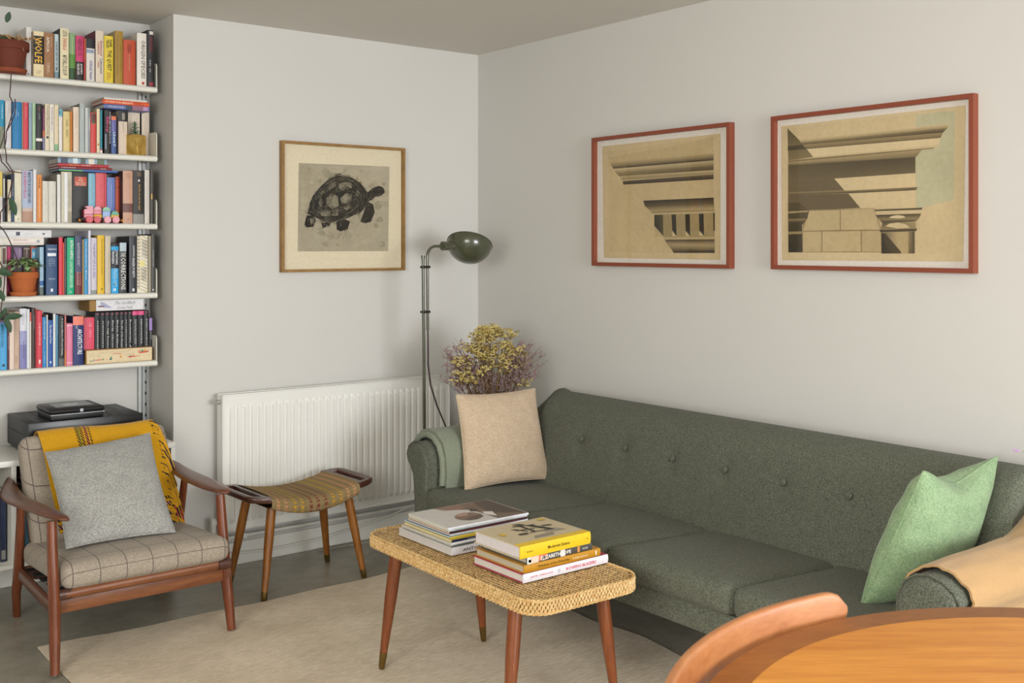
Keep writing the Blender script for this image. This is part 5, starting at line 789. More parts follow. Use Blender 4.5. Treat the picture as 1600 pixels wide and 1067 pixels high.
bm = nb(); bmesh.ops.create_uvsphere(bm, u_segments=16, v_segments=10, radius=.028, matrix=Matrix.Translation(ctr-nrm*.02)); obj('bulb', bm, flat('#dedad0', .3), r, world=True)
bm = nb(); tube(bm, [(-.5445, Y, 1.022), (-.543, Y, .96), (-.536, Y+.01, .86), (-.515, Y+.02, .76), (-.47, Y+.035, .66), (-.425, Y+.045, .58), (-.38, Y+.05, .49), (-.35, Y+.06, .3), (-.36, Y+.06, .06), (-.40, Y+.04, .006), (-.47, Y+.02, .006)], .0042, 8); obj('cord', bm, M_CORD, r, world=True)
# ============================================================ dried flowers, vase, corner stand
VX, VY = -.365, -.597
r = thing('side_table', 'small round stand hidden in the corner behind the sofa arm', 'table', (VX, VY, 0))
bm = nb(); lathe(bm, [(.001, .43), (.09, .43), (.092, .436), (.09, .45), (.001, .45)], (0, 0, 0), 28); obj('table_top', bm, M_TEAKX, r)
for k in range(3): a = k*2.094+.5; bm = nb(); tube(bm, [(.06*cos(a), .06*sin(a), .43), (.075*cos(a), .075*sin(a), 0)], [.012, .008], 10); obj('leg', bm, M_TEAK, r)
bm = nb(); lathe(bm, [(.001, .4505), (.046, .4505), (.05, .47), (.05, .66), (.04, .705), (.043, .735), (.040, .735), (.037, .705), (.046, .66), (.046, .475), (.001, .462)], (VX, VY, 0), 28)
solo('glass_vase', bm, M_GLASS, 'clear glass vase behind the beige cushion holding dried flowers', 'vase', loc=(VX, VY, .4505))
r = thing('dried_bouquet', 'bunch of dried yellow and mauve flowers behind the beige cushion', 'flowers', (VX, VY, .47)); rn = random.Random(21)
cr = Vector((.788, -.616, 0)); ca = Vector((.616, .788, 0)); O = Vector((VX, VY, .735))
def bez(p0, p1, p2, n=5): return [p0.lerp(p1, i/n).lerp(p1.lerp(p2, i/n), i/n) for i in range(n+1)]
bs = nb(); by = nb(); bp = nb(); by2 = nb()
def floret(bm, p, R, k=5):
    for _ in range(k):
        q = p+Vector((rn.gauss(0, R), rn.gauss(0, R), rn.gauss(0, R*.55))); s = rn.uniform(.003, .0056)
        ico(bm, q, s, .7)
for k in range(95):   # yellow heads on straight stems
    u = rn.gauss(.0, .075); u = max(-.145, min(.15, u)); w = max(-.08, min(.07, rn.uniform(-.08, .07))); top = .315-5*(u-.01)**2-rn.random()**1.4*.20
    e = O+cr*u+ca*w+Vector((0, 0, top)); b = O+cr*(u*.12)+ca*(w*.15)+Vector((0, 0, -.25)); m = O+cr*(u*.35)+ca*(w*.3)+Vector((0, 0, top*.35))
    tube(bs, bez(b, m, e), [.0018, .0016, .0014, .0012, .001, .0008], 4)
    for _ in range(7):
        t = e+Vector((rn.gauss(0, .017), rn.gauss(0, .017), rn.uniform(-.02, .012))); tube(bs, [e-Vector((0, 0, .025)), t], [.0008, .0005], 4, False); floret(by if rn.random() < .7 else by2, t, .0065, 6)
for k in range(78):   # mauve sea-lavender sprays, wider than the yellow
    sd = rn.choice((-1, -1, 1, 1, 1, 0)); u = sd*rn.uniform(.10, .235)+rn.uniform(-.03, .03) if sd else rn.uniform(-.14, .14); w = rn.uniform(-.09, .05)
    top = (rn.uniform(.10, .27) if sd else rn.uniform(.06, .16)); top -= max(0, abs(u)-.17)*.5
    e = O+cr*u+ca*w+Vector((0, 0, top)); 
    if e.x > -.03: e.x = -.03
    b = O+cr*(u*.1)+Vector((0, 0, -.24)); m = O+cr*(u*.4)+ca*(w*.3)+Vector((0, 0, top*.5)); tube(bs, bez(b, m, e), [.0016, .0014, .0012, .001, .0008, .0006], 4)
    for _ in range(8):
        f = rn.uniform(.55, 1); s = bez(b, m, e, 10)[int(f*10)]; t = s+cr*rn.gauss(0, .022)+ca*rn.gauss(0, .02)+Vector((0, 0, rn.uniform(-.005, .035)))
        if t.x > -.025: t.x = -.025
        tube(bs, [s, t], [.0007, .0004], 3, False)
        for q in range(7):
            c_ = s.lerp(t, .35+.1*q)+Vector((rn.gauss(0, .003), rn.gauss(0, .003), rn.gauss(0, .003))); ico(bp, c_, rn.uniform(.0018, .0036))
obj('stems', bs, flat('#7a6240', .9), r, world=True, kind='stuff'); obj('yellow_florets', by, flat('#d8c680', .9), r, world=True, kind='stuff'); obj('ochre_florets', by2, flat('#b59a54', .9), r, world=True, kind='stuff'); obj('mauve_florets', bp, flat('#9a8084', .9), r, world=True, kind='stuff')
# ============================================================ sofa
sofa = thing('sofa', 'long green-grey tweed sofa with buttoned back along the right wall', 'sofa', (-.5, -1.93, 0))
YL, YRt = -.872, -2.988; XF = -.895
SEC = [(0, .255), (0, .36), (-.002, .44), (-.006, .50), (-.002, .545), (.015, .58), (.045, .602), (.08, .608), (.115, .60), (.145, .58), (.158, .555), (.152, .535), (.13, .515), (.108, .48), (.097, .43), (.092, .36), (.09, .255)]
def kz(x):
    t = max(0, min(1, (x+.42)/.30)); return 1+.82*t**1.5
def sec(x, off=0, sh=1):
    P_ = [(s, z if z < .42 else .42+(z-.42)*kz(x)) for s, z in SEC]; cs, cz_ = .065, .46
    out = []
    for i, (s, z) in enumerate(P_):
        a = P_[max(0, i-1)]; b = P_[min(len(P_)-1, i+1)]; d = Vector((b[0]-a[0], b[1]-a[1])); d.normalize(); n_ = Vector((-d.y, d.x)); 
        s2, z2 = s+n_.x*off, z+n_.y*off; out.append((cs+(s2-cs)*sh, cz_+(z2-cz_)*sh))
    return out
def arm(side):
    y0 = YL if side > 0 else YRt; rings = []
    for x, sh in [(XF-.004, .55), (XF-.0035, .8), (XF, .93), (XF+.012, .985), (XF+.03, 1)]+[(x_, 1) for x_ in (-.8, -.7, -.6, -.5, -.42, -.35, -.28, -.22, -.17, -.12, -.09)]+[(-.07, .97)]:
        rings.append([Vector((x, y0+side*s, max(.252, z))) for s, z in sec(x, 0, sh)])
    bm = nb(); ring_faces(bm, rings); obj('arm', bm, M_SOFA, sofa, world=True, ang=60)
    bm = nb(); loop_tube(bm, [Vector((XF+.010, y0+side*s, max(.256, z))) for s, z in sec(XF, .001, 1)], .0035); obj('arm_piping', bm, M_SOFA, sofa, world=True)
arm(1); arm(-1)
bm = nb(); bx(bm, (-.868, YRt+.002, .252), (-.06, YL-.002, .334), .006); obj('seat_base', bm, M_SOFA, sofa, world=True)
cw = (YL-YRt)/4
for k in range(4):
    y1 = YL-k*cw-.0015; y0 = y1-cw+.003
    def tilt(p): return Vector((p.x, p.y, p.z-.028*max(0, (p.x+.88)/.5)))
    bm = puff((-.905, y0, .337), (-.352, y1, .432), .03, (.006, 0, .008), 13, tilt); obj('seat_cushion', bm, M_SOFA, sofa, world=True, ang=60)
prof = [(-.405, .335), (-.402, .38), (-.388, .44), (-.366, .52), (-.340, .60), (-.312, .67), (-.288, .715), (-.262, .745), (-.225, .763), (-.18, .768), (-.135, .76), (-.105, .735), (-.09, .69), (-.075, .5), (-.065, .256), (-.36, .256)]
BY = [-1.178-.2565*k for k in range(7)]; ny = 150; rings = []
for i in range(ny+1):
    y = lerp(YL-.001, YRt+.001, i/ny); e = min(1, min(YL-y, y-YRt)/.03); pr = []
    for j, (x, z) in enumerate(prof):
        dx = 0
        if 1 <= j <= 7:
            dx = sum(.014*math.exp(-((y-b)**2/.0011+(z-.61)**2/.0011)) for b in BY)+.012*(1-sqrt(max(0, 1-(1-e)**2)))
        zz = z-(.02*(1-sqrt(max(0, 1-(1-e)**2))) if z > .7 else 0); pr.append(Vector((x+dx, y, zz)))
    rings.append(pr)
bm = nb(); ring_faces(bm, rings); bmesh.ops.subdivide_edges(bm, edges=[e for e in bm.edges if abs(e.verts[0].co.y-e.verts[1].co.y) < 1e-6 and e.calc_length() > .05 and max(v.co.x for v in e.verts) < -.25], cuts=3)
obj('backrest', bm, M_SOFA, sofa, world=True, ang=50)
for y in BY: bm = nb(); bmesh.ops.create_uvsphere(bm, u_segments=16, v_segments=10, radius=.0135, matrix=Matrix.Translation((-.3335, y, .611)) @ Matrix.Rotation(radians(-68), 4, 'Y') @ Matrix.Diagonal((1, 1, .5, 1))); obj('button', bm, M_SOFA, sofa, world=True)
for y in (YL-.06, YRt+.06):
    for x in (-.68, -.16): bm = nb(); tube(bm, [(x, y, .253), (x-.02 if x < -.5 else x+.02, y, .0)], [.022, .014], 14); obj('leg', bm, M_BLACK, sofa, world=True)
# throws on the arms
def drape(xs, i0, i1, side, off, th, mat, hang=None, ruf=0, ext=None):
    y0 = YL if side > 0 else YRt; P_ = []
    for x in xs:
        q = sec(x, off)[i0:i1+1]; row = []
        if ext: q = [(q[0][0], ext[0])]*(ext[0] is not None)+q+([(q[-1][0]+.002, z) for z in ext[1]])
        qq = []
        for a, b in zip(q, q[1:]): qq += [(lerp(a[0], b[0], t/3), lerp(a[1], b[1], t/3)) for t in range(3)]
        qq.append(q[-1]); n_ = len(qq)
        for j, (s, z) in enumerate(qq):
            wv = ruf*mnoise.noise(Vector((x*9, j*.55, side*2))); row.append(Vector((x+ruf*.9*mnoise.noise(Vector((j*.6, 3, x*2))), y0+side*(s+wv*.4), z+wv)))
        P_.append(row)
    bm = nb(); sheet(bm, P_); bmesh.ops.recalc_face_normals(bm, faces=bm.faces[:]); bmesh.ops.solidify(bm, geom=bm.faces[:], thickness=-th)
    return bm
r = thing('folded_throw', 'folded grey-green wool throw over the sofa arm by the lamp', 'blanket', (-.62, -.86, .43))
xs = [lerp(-.835, -.44, i/12) for i in range(13)]
for k, o_ in enumerate((.017, .034)): bm = drape([x+.004*k for x in xs], 2-k, 11-2*k, 1, o_, .012, M_BLK, ruf=.004); obj('fold_layer', bm, M_BLK, r, world=True, ang=60)
bm = nb(); q0 = sec(-.84, .013)[2:11]; q1 = sec(-.84, .034)[2:11]; tube(bm, [Vector((-.837, YL+(a[0]+b[0])/2, (a[1]+b[1])/2)) for a, b in zip(q0, q1)], .0125, 10); obj('folded_edge', bm, M_BLK, r, world=True, ang=60)
r = thing('camel_throw', 'smooth camel coloured throw over the sofa arm by the dining table', 'blanket', (-.5, -3.1, .4))
bm = drape([lerp(-.845, -.10, i/26) for i in range(27)], 2, 13, -1, .012, .006, M_TAN, ruf=.006, ext=(None, [.44, .36, .30])); obj('cloth', bm, M_TAN, r, world=True, ang=60)
# cushions on the sofa
def cushion(name, label, corners, T, mat, seed, dip=.055, power=.5, wr=.006, td=0):
    loc = tuple(sum(Vector(c)[i] for c in corners[:2])/2 for i in range(3)); r = thing(name, label, 'cushion', loc)
    bm, edge = pillow(corners, T, 26, dip, seed, wr, power, td); obj('cushion_cover', bm, mat, r, world=True, ang=75)
    bm = nb(); loop_tube(bm, edge, .0024); obj('seam', bm, mat, r, world=True); return r
cushion('cushion', 'square oatmeal beige cushion leaning on the sofa arm below dried flowers', [(-.786, -.985, .428), (-.365, -1.015, .424), (-.342, -.885, .79), (-.735, -.85, .792)], .06, M_BEIGE, 3)
cushion('cushion', 'sage green herringbone cushion leaning at the dining table end of sofa', [(-.72, -2.765, .42), (-.36, -2.80, .40), (-.262, -2.915, .80), (-.640, -2.905, .803)], .09, M_GREEN, 8, .045, .46, .009, .26)
# ============================================================ rug
bm = nb(); P_ = []; nx, ny = 90, 80
for i in range(nx+1):
    row = []
    for j in range(ny+1):
        u, v = i/nx, j/ny; xr = -.575+.014*sin(v*17)+.010*sin(v*41+1); yb = -.525-.035*sin(u*pi)+.006*sin(u*23)
        x = lerp(-2.292+.006*sin(v*9), xr, u); y = lerp(yb, -3.15, v); z = max(.0055, .0085+.0034*mnoise.noise(Vector((x*1.3, y*7, 0)))+.0015*mnoise.noise(Vector((x*6, y*14, 4))))
        row.append(Vector((x, y, z)))
    P_.append(row)
sheet(bm, P_); bmesh.ops.recalc_face_normals(bm, faces=bm.faces[:]); bmesh.ops.solidify(bm, geom=bm.faces[:], thickness=-.005)
solo('rug', bm, M_RUG, 'large beige flat-woven rug under the coffee table', 'rug', loc=(-1.4, -1.8, 0))
# ============================================================ armchair
ch = thing('armchair', 'teak lounge chair with checked grey cushions beside the shelves', 'armchair', (-1.99, -.46, 0)); XC = -1.995
def leg(pts, rads, mat, parent, nm='leg', n=12): bm = nb(); tube(bm, pts, rads, n, up=(0, 1, 0)); return obj(nm, bm, mat, parent, world=True)
leg([(-2.314, -.827, .011), (-2.309, -.806, .12), (-2.305, -.788, .22), (-2.305, -.765, .36), (-2.303, -.748, .496)], [(.015, .016), (.018, .021), (.019, .027), (.0175, .022), (.016, .018)], M_TEAK, ch)
leg([(-1.690, -.787, .011), (-1.694, -.77, .12), (-1.698, -.752, .22), (-1.70, -.73, .36), (-1.702, -.712, .492)], [(.015, .016), (.018, .021), (.019, .027), (.0175, .022), (.016, .018)], M_TEAK, ch)
for s, X in ((-1, -2.285), (1, -1.699)):
    leg([(X+(-.022*s if s > 0 else .022), -.116, 0), (X, -.20, .12), (X-.004*-s, -.255, .21), (X+.008*s, -.29, .34), (X+.012*s, -.325, .485)], [(.014, .017), (.016, .021), (.018, .028), (.015, .021), (.013, .018)], M_TEAK, ch)
    bm = nb(); a = Vector((X, -.25, .20)); b = Vector((-2.306 if s < 0 else -1.698, -.78, .212)); tube(bm, [a, a.lerp(b, .5), b], [(.011, .026)]*3, 12); obj('side_rail', bm, M_TEAKY, ch, world=True)
for fx_, fy_ in ((-2.314, -.827), (-1.690, -.787)): bm = nb(); lathe(bm, [(.009, .006), (.009, .012)], (fx_, fy_, .003), 10); obj('glide', bm, flat('#8d8f92', .3, .8), ch, world=True)
# sculpted arm rests
def armrest(pts, ws):
    bm = nb(); n = 18; P_ = [Vector(p) for p in pts]; rings = []
    # smooth the path
    Q = []
    for i in range(len(P_)-1):
        p0 = P_[max(0, i-1)]; p1 = P_[i]; p2 = P_[i+1]; p3 = P_[min(len(P_)-1, i+2)]
        for k in range(4):
            t = k/4; Q.append((.5*((2*p1)+(p2-p0)*t+(2*p0-5*p1+4*p2-p3)*t*t+(3*p1-p0-3*p2+p3)*t**3), [lerp(ws[i][m], ws[i+1][m], t) for m in range(2)]))
    Q.append((P_[-1], ws[-1])); tube(bm, [q[0] for q in Q], [tuple(q[1]) for q in Q], n, up=(0, 0, 1)); return bm
obj('armrest', armrest([(-2.268, -.815, .508), (-2.283, -.79, .512), (-2.302, -.70, .514), (-2.322, -.56, .513), (-2.333, -.42, .508), (-2.326, -.30, .506), (-2.303, -.18, .513), (-2.288, -.10, .522)], [(.006, .004), (.024, .009), (.034, .012), (.04, .0125), (.042, .0125), (.038, .013), (.024, .014), (.008, .008)]), M_TEAKY, ch, world=True, ang=60)
obj('armrest', armrest([(-1.705, -.775, .508), (-1.703, -.75, .512), (-1.708, -.66, .513), (-1.710, -.52, .513), (-1.700, -.38, .510), (-1.690, -.28, .509), (-1.678, -.18, .512), (-1.675, -.10, .520)], [(.006, .004), (.028, .009), (.042, .012), (.044, .0125), (.040, .0125), (.034, .013), (.024, .014), (.008, .008)]), M_TEAKY, ch, world=True, ang=60)
bm = nb(); tube(bm, [(-2.285, -.792, .257), (-1.708, -.783, .257)], [(.014, .0175)]*2, 14); fr = obj('front_rail', bm, M_TEAKX, ch, world=True)
for x in (-2.272, -1.72): bm = nb(); tube(bm, [(x-.022, -.7915, .257), (x+.022, -.7905, .257)], [(.0148, .0183)]*2, 14); obj('rail_end', bm, M_WALN, fr, world=True)
bm = nb(); bx(bm, (-2.30, -.765, .186), (-1.70, -.747, .238), .004); obj('front_apron', bm, M_TEAKX, ch, world=True)
bm = nb(); bx(bm, (-2.28, -.262, .17), (-1.70, -.242, .22), .004); obj('rear_rail', bm, M_TEAKX, ch, world=True)
for k in range(5): y = lerp(-.7, -.34, k/4); z = lerp(.246, .226, k/4); bm = nb(); bx(bm, (-2.28, y-.02, z), (-1.71, y+.02, z+.006)); obj('seat_strap', bm, M_BLACK, ch, world=True)
sT = lambda p: Vector((p.x, p.y, p.z-.035*max(0, (p.y+.76)/.5)))
bm = puff((-2.283, -.815, .268), (-1.702, -.275, .356), .034, (.004, .008, .010), 13, sT); obj('seat_cushion', bm, M_CHK_SEAT, ch, world=True, ang=70)
dS = Vector((0, .528, .849)); dT = Vector((0, .849, -.528)); B0 = Vector((0, -.385, .325))
def bp3(x, t, s): return Vector((x, 0, 0))+B0+dT*t+dS*s
bm = puff((-2.262, 0, 0), (-1.705, .085, .435), .034, (.004, .012, .006), 13, lambda p: bp3(p.x, p.y, p.z)); obj('back_cushion', bm, M_CHK_BACK, ch, world=True, ang=70)
for x in (-2.245, -1.725):
    bm = nb(); tube(bm, [bp3(x, .100, -.09), bp3(x, .099, .1), bp3(x, .098, .33)], [(.012, .012), (.012, .012), (.010, .010)], 10); obj('back_post', bm, M_TEAK, ch, world=True)
for k in range(3): s = .05+.12*k; bm = nb(); tube(bm, [bp3(-2.245, .1, s), bp3(-1.725, .1, s)], .008, 8); obj('back_slat', bm, M_TEAKX, ch, world=True)
# grey cushion
cushion('cushion', 'plain light grey wool cushion on the armchair', [(-2.222, -.622, .362), (-1.842, -.635, .360), (-1.815, -.288, .672), (-2.205, -.29, .642)], .068, M_GREYW, 14, .05, .5, .006)
# mustard blanket
def m_blanket():
    t = NT('mustard_wool'); uv = t.n('ShaderNodeTexCoord').outputs['UV']; sp = t.n('ShaderNodeSeparateXYZ', i_0=uv); u, v = sp.outputs[0], sp.outputs[1]
    f = t.noise(t.co(), 260, 3, .7); base = t.mix(t.ramp(f, .3, .7), lin('#c08a10'), lin('#dba61e'))
    def band(c, a, b): return t.math('MULTIPLY', t.math('GREATER_THAN', c, a), t.math('LESS_THAN', c, b))
    def hound(c1, c2, s1, s2):
        a = t.math('FRACT', t.math('ADD', t.math('MULTIPLY', c1, s1), t.math('MULTIPLY', c2, s2))); b = t.math('FRACT', t.math('MULTIPLY', c1, s1*.6))
        return t.math('MULTIPLY', t.math('GREATER_THAN', a, .42), t.math('GREATER_THAN', b, .3))
    mu = band(u, .30, .425); mv = band(v, .0, .10)
    def cols(c, a, b, col):
        nonlocal base; base = t.mix(t.math('MULTIPLY', band(c, a, b), .9), base, lin(col))
    cols(u, .318, .338, '#8f8a2a'); cols(u, .375, .40, '#c9784a'); cols(v, .015, .035, '#c98a78'); cols(v, .055, .072, '#c98a78')
    k = t.math('MAXIMUM', t.math('MULTIPLY', mu, hound(u, v, 46, 40)), t.math('MULTIPLY', mv, hound(v, u, 46, 40)))
    base = t.mix(k, base, lin('#1f1a16')); t.bump(f, .4, .002)
    return t.set(base, .95, 0, Sheen_Weight=.2, Specular_IOR_Level=.2)
bl = thing('mustard_blanket', 'mustard yellow fringed wool blanket draped over the back of armchair', 'blanket', (-1.97, -.17, .6)); M_MUS = m_blanket()
xl, xr = -2.198, -1.755; path = [(-.010-.004*sin(k), s) for k, s in enumerate([.03, .07, .11, .15, .19, .23, .27, .31, .35, .385, .41])]+[(-.006, .430), (.008, .447), (.030, .453), (.056, .451), (.078, .443), (.092, .425), (.096, .38), (.097, .32), (.097, .26), (.097, .2)]
P_ = []
for i in range(37):
    u = i/36; row = []
    for j, (t, s) in enumerate(path):
        x = lerp(xl+(.02 if j < 11 else .0)*(1-j/11 if j < 11 else 0), xr, u); w = .004*mnoise.noise(Vector((u*4, s*9, 1.3))); row.append(bp3(x, t-abs(w)*(1 if j < 13 else -0)-.004*math.exp(-((s-.25)/.15)**2)*(j < 11)*0-.012*(j < 11)*sin(pi*min(1, s/.43))*.9, s+(.004*sin(u*7) if 9 < j < 16 else 0)))
    P_.append(row)
bm = nb(); sheet(bm, P_); bmesh.ops.recalc_face_normals(bm, faces=bm.faces[:]); bmesh.ops.solidify(bm, geom=bm.faces[:], thickness=.004); obj('cloth', bm, M_MUS, bl, world=True, ang=60)
rn = random.Random(4); fr1 = nb(); fr2 = nb(); fr3 = nb()
for k in range(90):
    s = lerp(.447, .02, k/89)+rn.uniform(-.004, .004); t = -.016 if s < .42 else .005; p = bp3(xr-.010+rn.uniform(-.006, .004), t, s); L = rn.uniform(.085, .13); g_ = rn.uniform(-.008, .008)
    pts = [p, p+Vector((.022, -.006, -.012)), p+Vector((.036+g_*.5, -.010, -L*.5)), p+Vector((.044+g_, -.008, -L))]
    pts = [Vector((q.x, min(q.y, (B0+dT*(-.012)+dS*((q.z-.325)/.849)).y-.002), q.z)) for q in pts]
    b = fr1 if k % 7 else fr2; tube(b, pts, [.0034, .0032, .003, .0022], 6)
for k in range(16):
    s = rn.uniform(.03, .30); p = bp3(xr+.026, -.010, s); tube(fr3, [p, p+Vector((.012, -.002, -.02)), p+Vector((.016, -.006, -.06))], [.003, .0028, .0018], 6)
for k in range(10):
    p = bp3(xr+rn.uniform(.01, .035), -.018, rn.uniform(.03, .07)); tube(fr3 if k % 2 else fr2, [p, p+Vector((.006, -.012, -.03)), p+Vector((.012, -.014, -.06))], [.003, .0028, .0016], 6)
obj('mustard_fringe', fr1, flat('#d09a14', .9), bl, world=True, kind='stuff'); obj('dark_fringe', fr2, flat('#2a2433', .9), bl, world=True, kind='stuff'); obj('crimson_fringe', fr3, flat('#a8323e', .9), bl, world=True, kind='stuff')
# ============================================================ stool
st = thing('stool', 'foot stool with patterned woven seat and dark wood handles by the radiator', 'stool', (-1.222, -.382, 0), radians(2.5))
HL, HW = .205, .162
def zt(u): return .380+.030*(u/HL)**2
def m_stool():
    t = NT('patterned_wool_seat'); uv = t.n('ShaderNodeTexCoord').outputs['UV']; sp = t.n('ShaderNodeSeparateXYZ', i_0=uv); u, v = sp.outputs[0], sp.outputs[1]
    f = t.noise(t.co(), 500, 2, .7); base = t.mix(t.ramp(f, .3, .7), lin('#7d6a48'), lin('#a08c64'))
    dia = t.math('GREATER_THAN', t.math('MULTIPLY', t.math('PINGPONG', t.math('MULTIPLY', u, 15.), .5), t.math('PINGPONG', t.math('MULTIPLY', v, 26.), .5)), .11)
    base = t.mix(t.math('MULTIPLY', dia, .35), base, lin('#6a5836'))
    dash = t.math('GREATER_THAN', t.math('FRACT', t.math('MULTIPLY', v, 26.)), .42)
    for c, h in ((.07, '#c98a68'), (.155, '#c98a68'), (.25, '#c99a2e'), (.335, '#c99a2e'), (.43, '#7d2a33'), (.515, '#7d2a33'), (.60, '#7d2a33'), (.69, '#c99a2e'), (.775, '#c99a2e'), (.86, '#c98a68'), (.94, '#c98a68')):
        m = t.math('LESS_THAN', t.math('ABSOLUTE', t.math('SUBTRACT', u, c)), .017); base = t.mix(t.math('MULTIPLY', t.math('MULTIPLY', m, dash), .75), base, lin(h))
    t.bump(f, .35, .002); return t.set(base, .93, 0, Specular_IOR_Level=.2)
P_ = []
for i in range(29):
    u = lerp(-HL, HL, i/28); zz = zt(u); zb = zz-.05-.012*(1-(u/HL)**2); row = []
    cs_ = [(-HW+.03, zb), (-HW+.004, zb+.003), (-HW-.002, zb+.014), (-HW-.003, zz-.020), (-HW+.004, zz-.007), (-HW+.022, zz)]+[(w, zz+.004*(1-(w/HW)**2)) for w in [lerp(-HW+.045, HW-.045, k/12) for k in range(13)]]+[(HW-.022, zz), (HW-.004, zz-.007), (HW+.003, zz-.020), (HW+.002, zb+.014), (HW-.004, zb+.003), (HW-.03, zb)]
    P_.append([Vector((u, a, b)) for a, b in cs_])
bm = nb(); vs = sheet(bm, P_)
obj('woven_seat', bm, m_stool(), st, ang=60)
bm = nb(); sheet(bm, [[Vector((lerp(-HL, HL, i/10), w, zt(lerp(-HL, HL, i/10))-.05)) for w in (-HW+.028, HW-.028)] for i in range(11)]); obj('seat_underside', bm, M_WALN, st)
for s in (-1, 1):
    def F(u, v, s=s): return Vector((s*(HL+u), v, 0))
    zb = lambda u: zt(HL)-.012+.10*u
    # outer loop with a slot
    o = [(0, -HW+.002), (.055, -HW+.012), (.082, -HW+.03), (.088, -HW+.06), (.088, HW-.06), (.082, HW-.03), (.055, HW-.012), (0, HW-.002)]
    i_ = [(.022, -HW+.036), (.045, -HW+.038), (.056, -HW+.044), (.060, -HW+.056), (.060, HW-.056), (.056, HW-.044), (.045, HW-.038), (.022, HW-.036)]
    rings = []
    for up, sh in ((-.016, .0), (-.012, .004), (.006, .004), (.011, .0)):
        pass
    bm = nb(); lay = []
    for dz, k in ((-.014, .006), (-.009, 0), (.007, 0), (.011, .005)):
        lay.append(([bm.verts.new((s*(HL+max(0, u-k*(u > 0))), v*(1-k*2), zb(u)+dz)) for u, v in o], [bm.verts.new((s*(HL+u+k*(.5 if u < .03 else .5)), v*(1+k), zb(u)+dz)) for u, v in i_]))
    n_ = len(o)
    for a, b in zip(lay, lay[1:]):
        for q in (0, 1):
            for k in range(n_): j = (k+1) % n_; bm.faces.new((a[q][k], a[q][j], b[q][j], b[q][k]))
    for L_ in (lay[0], lay[-1]):
        for k in range(n_): j = (k+1) % n_; bm.faces.new((L_[0][k], L_[0][j], L_[1][j], L_[1][k]))
    obj('handle', bm, M_WALN, st, ang=50)
for sx in (-1, 1):
    for sy in (-1, 1):
        a = Vector((sx*.178, sy*.108, zt(.17)-.045)); b = Vector((sx*.2345, sy*.1505, .0)); bm = nb(); tube(bm, [a, a.lerp(b, .35), a.lerp(b, .90)], [.0185, .0185, .0125], 16); lg = obj('leg', bm, M_STLEG, st)
        bm = nb(); tube(bm, [a.lerp(b, .895), a.lerp(b, .985), b], [.0138, .0118, .009], 16); obj('brass_ferrule', bm, M_BRASS, lg)
# ============================================================ coffee table
TX, TY, TZ = -1.243, -1.783, .44
ct = thing('coffee_table', 'coffee table with woven rattan top and tapered wooden legs on the rug', 'table', (TX, TY, 0), radians(-.8))
hw, hl, rc = .212, .465, .075
def rrect(hw, hl, r, n=10):
    P_ = []
    for cx_, cy_, a0 in ((hw-r, hl-r, 0), (-hw+r, hl-r, pi/2), (-hw+r, -hl+r, pi), (hw-r, -hl+r, 1.5*pi)):
        P_ += [(cx_+r*cos(a0+pi/2*k/n), cy_+r*sin(a0+pi/2*k/n)) for k in range(n+1)]
    return P_
bm = nb(); q = rrect(hw-.004, hl-.004, rc-.003); ring_faces(bm, [[Vector((x, y, z)) for x, y in q] for z in (TZ-.036, TZ-.005)]); obj('top_core', bm, flat('#4a3214', .8), ct)
# woven surface: over-under strands
bm = nb(); pit = .0125; nx_, ny_ = int(2*hw/pit), int(2*hl/pit)
def inside(x, y, m=.002):
    dx = abs(x)-(hw-rc); dy = abs(y)-(hl-rc); return (abs(x) < hw-m and abs(y) < hl-m) and not (dx > 0 and dy > 0 and math.hypot(dx, dy) > rc-m)
rn = random.Random(2)
for i in range(nx_):
    for j in range(ny_):
        x = -hw+(i+.5)*2*hw/nx_; y = -hl+(j+.5)*2*hl/ny_
        if not inside(x, y, .004): continue
        hz = ((i+2*(j//1)) % 4) < 2; a, b = (pit*.66, pit*.40) if hz else (pit*.40, pit*.66); hgt = .0034*rn.uniform(.7, 1.2); jz = rn.uniform(-.0004, .0004)
        g_ = [[bm.verts.new((x+u*a, y+v*b, TZ-.0062+jz+(hgt if (u == 0 and v == 0) else hgt*.72 if ((v == 0) if not hz else (u == 0)) else hgt*.6 if (u == 0 or v == 0) else -.0012))) for v in (-1, 0, 1)] for u in (-1, 0, 1)]
        for p in (0, 1):
            for q_ in (0, 1): bm.faces.new((g_[p][q_], g_[p+1][q_], g_[p+1][q_+1], g_[p][q_+1]))
obj('woven_top', bm, M_WICK, ct, ang=60, kind='stuff')
# rim: rows of wrapped strands and two plaited cords
per = rrect(hw, hl, rc, 14); cum = [0]
for a, b in zip(per, per[1:]+per[:1]): cum.append(cum[-1]+math.dist(a, b))
def along(d):
    d %= cum[-1]
    for k in range(len(per)):
        if cum[k+1] >= d and cum[k+1] > cum[k]:
            t = (d-cum[k])/(cum[k+1]-cum[k]); a, b = per[k], per[(k+1) % len(per)]; tx, ty = b[0]-a[0], b[1]-a[1]; l = math.hypot(tx, ty); return Vector((lerp(a[0], b[0], t), lerp(a[1], b[1], t), 0)), Vector((tx/l, ty/l, 0)), Vector((ty/l, -tx/l, 0))
bm = nb(); NS = 205
for row in range(3):
    for k in range(NS):
        p, t, n_ = along((k+.5*(row % 2))*cum[-1]/NS); zc = TZ-.0105-row*.0100; hh = .0040*rn.uniform(.8, 1.2); sl = .0012
        g_ = [[bm.verts.new(p-n_*(.004)+n_*((.004+hh) if (u == 0 and v == 0) else .004+hh*.5 if (u == 0) else .002 if v == 0 else .001)+t*(u*.0050+v*sl)+Vector((0, 0, zc+v*.0056))) for v in (-1, 0, 1)] for u in (-1, 0, 1)]
        for a in (0, 1):
            for b in (0, 1): bm.faces.new((g_[a][b], g_[a+1][b], g_[a+1][b+1], g_[a][b+1]))
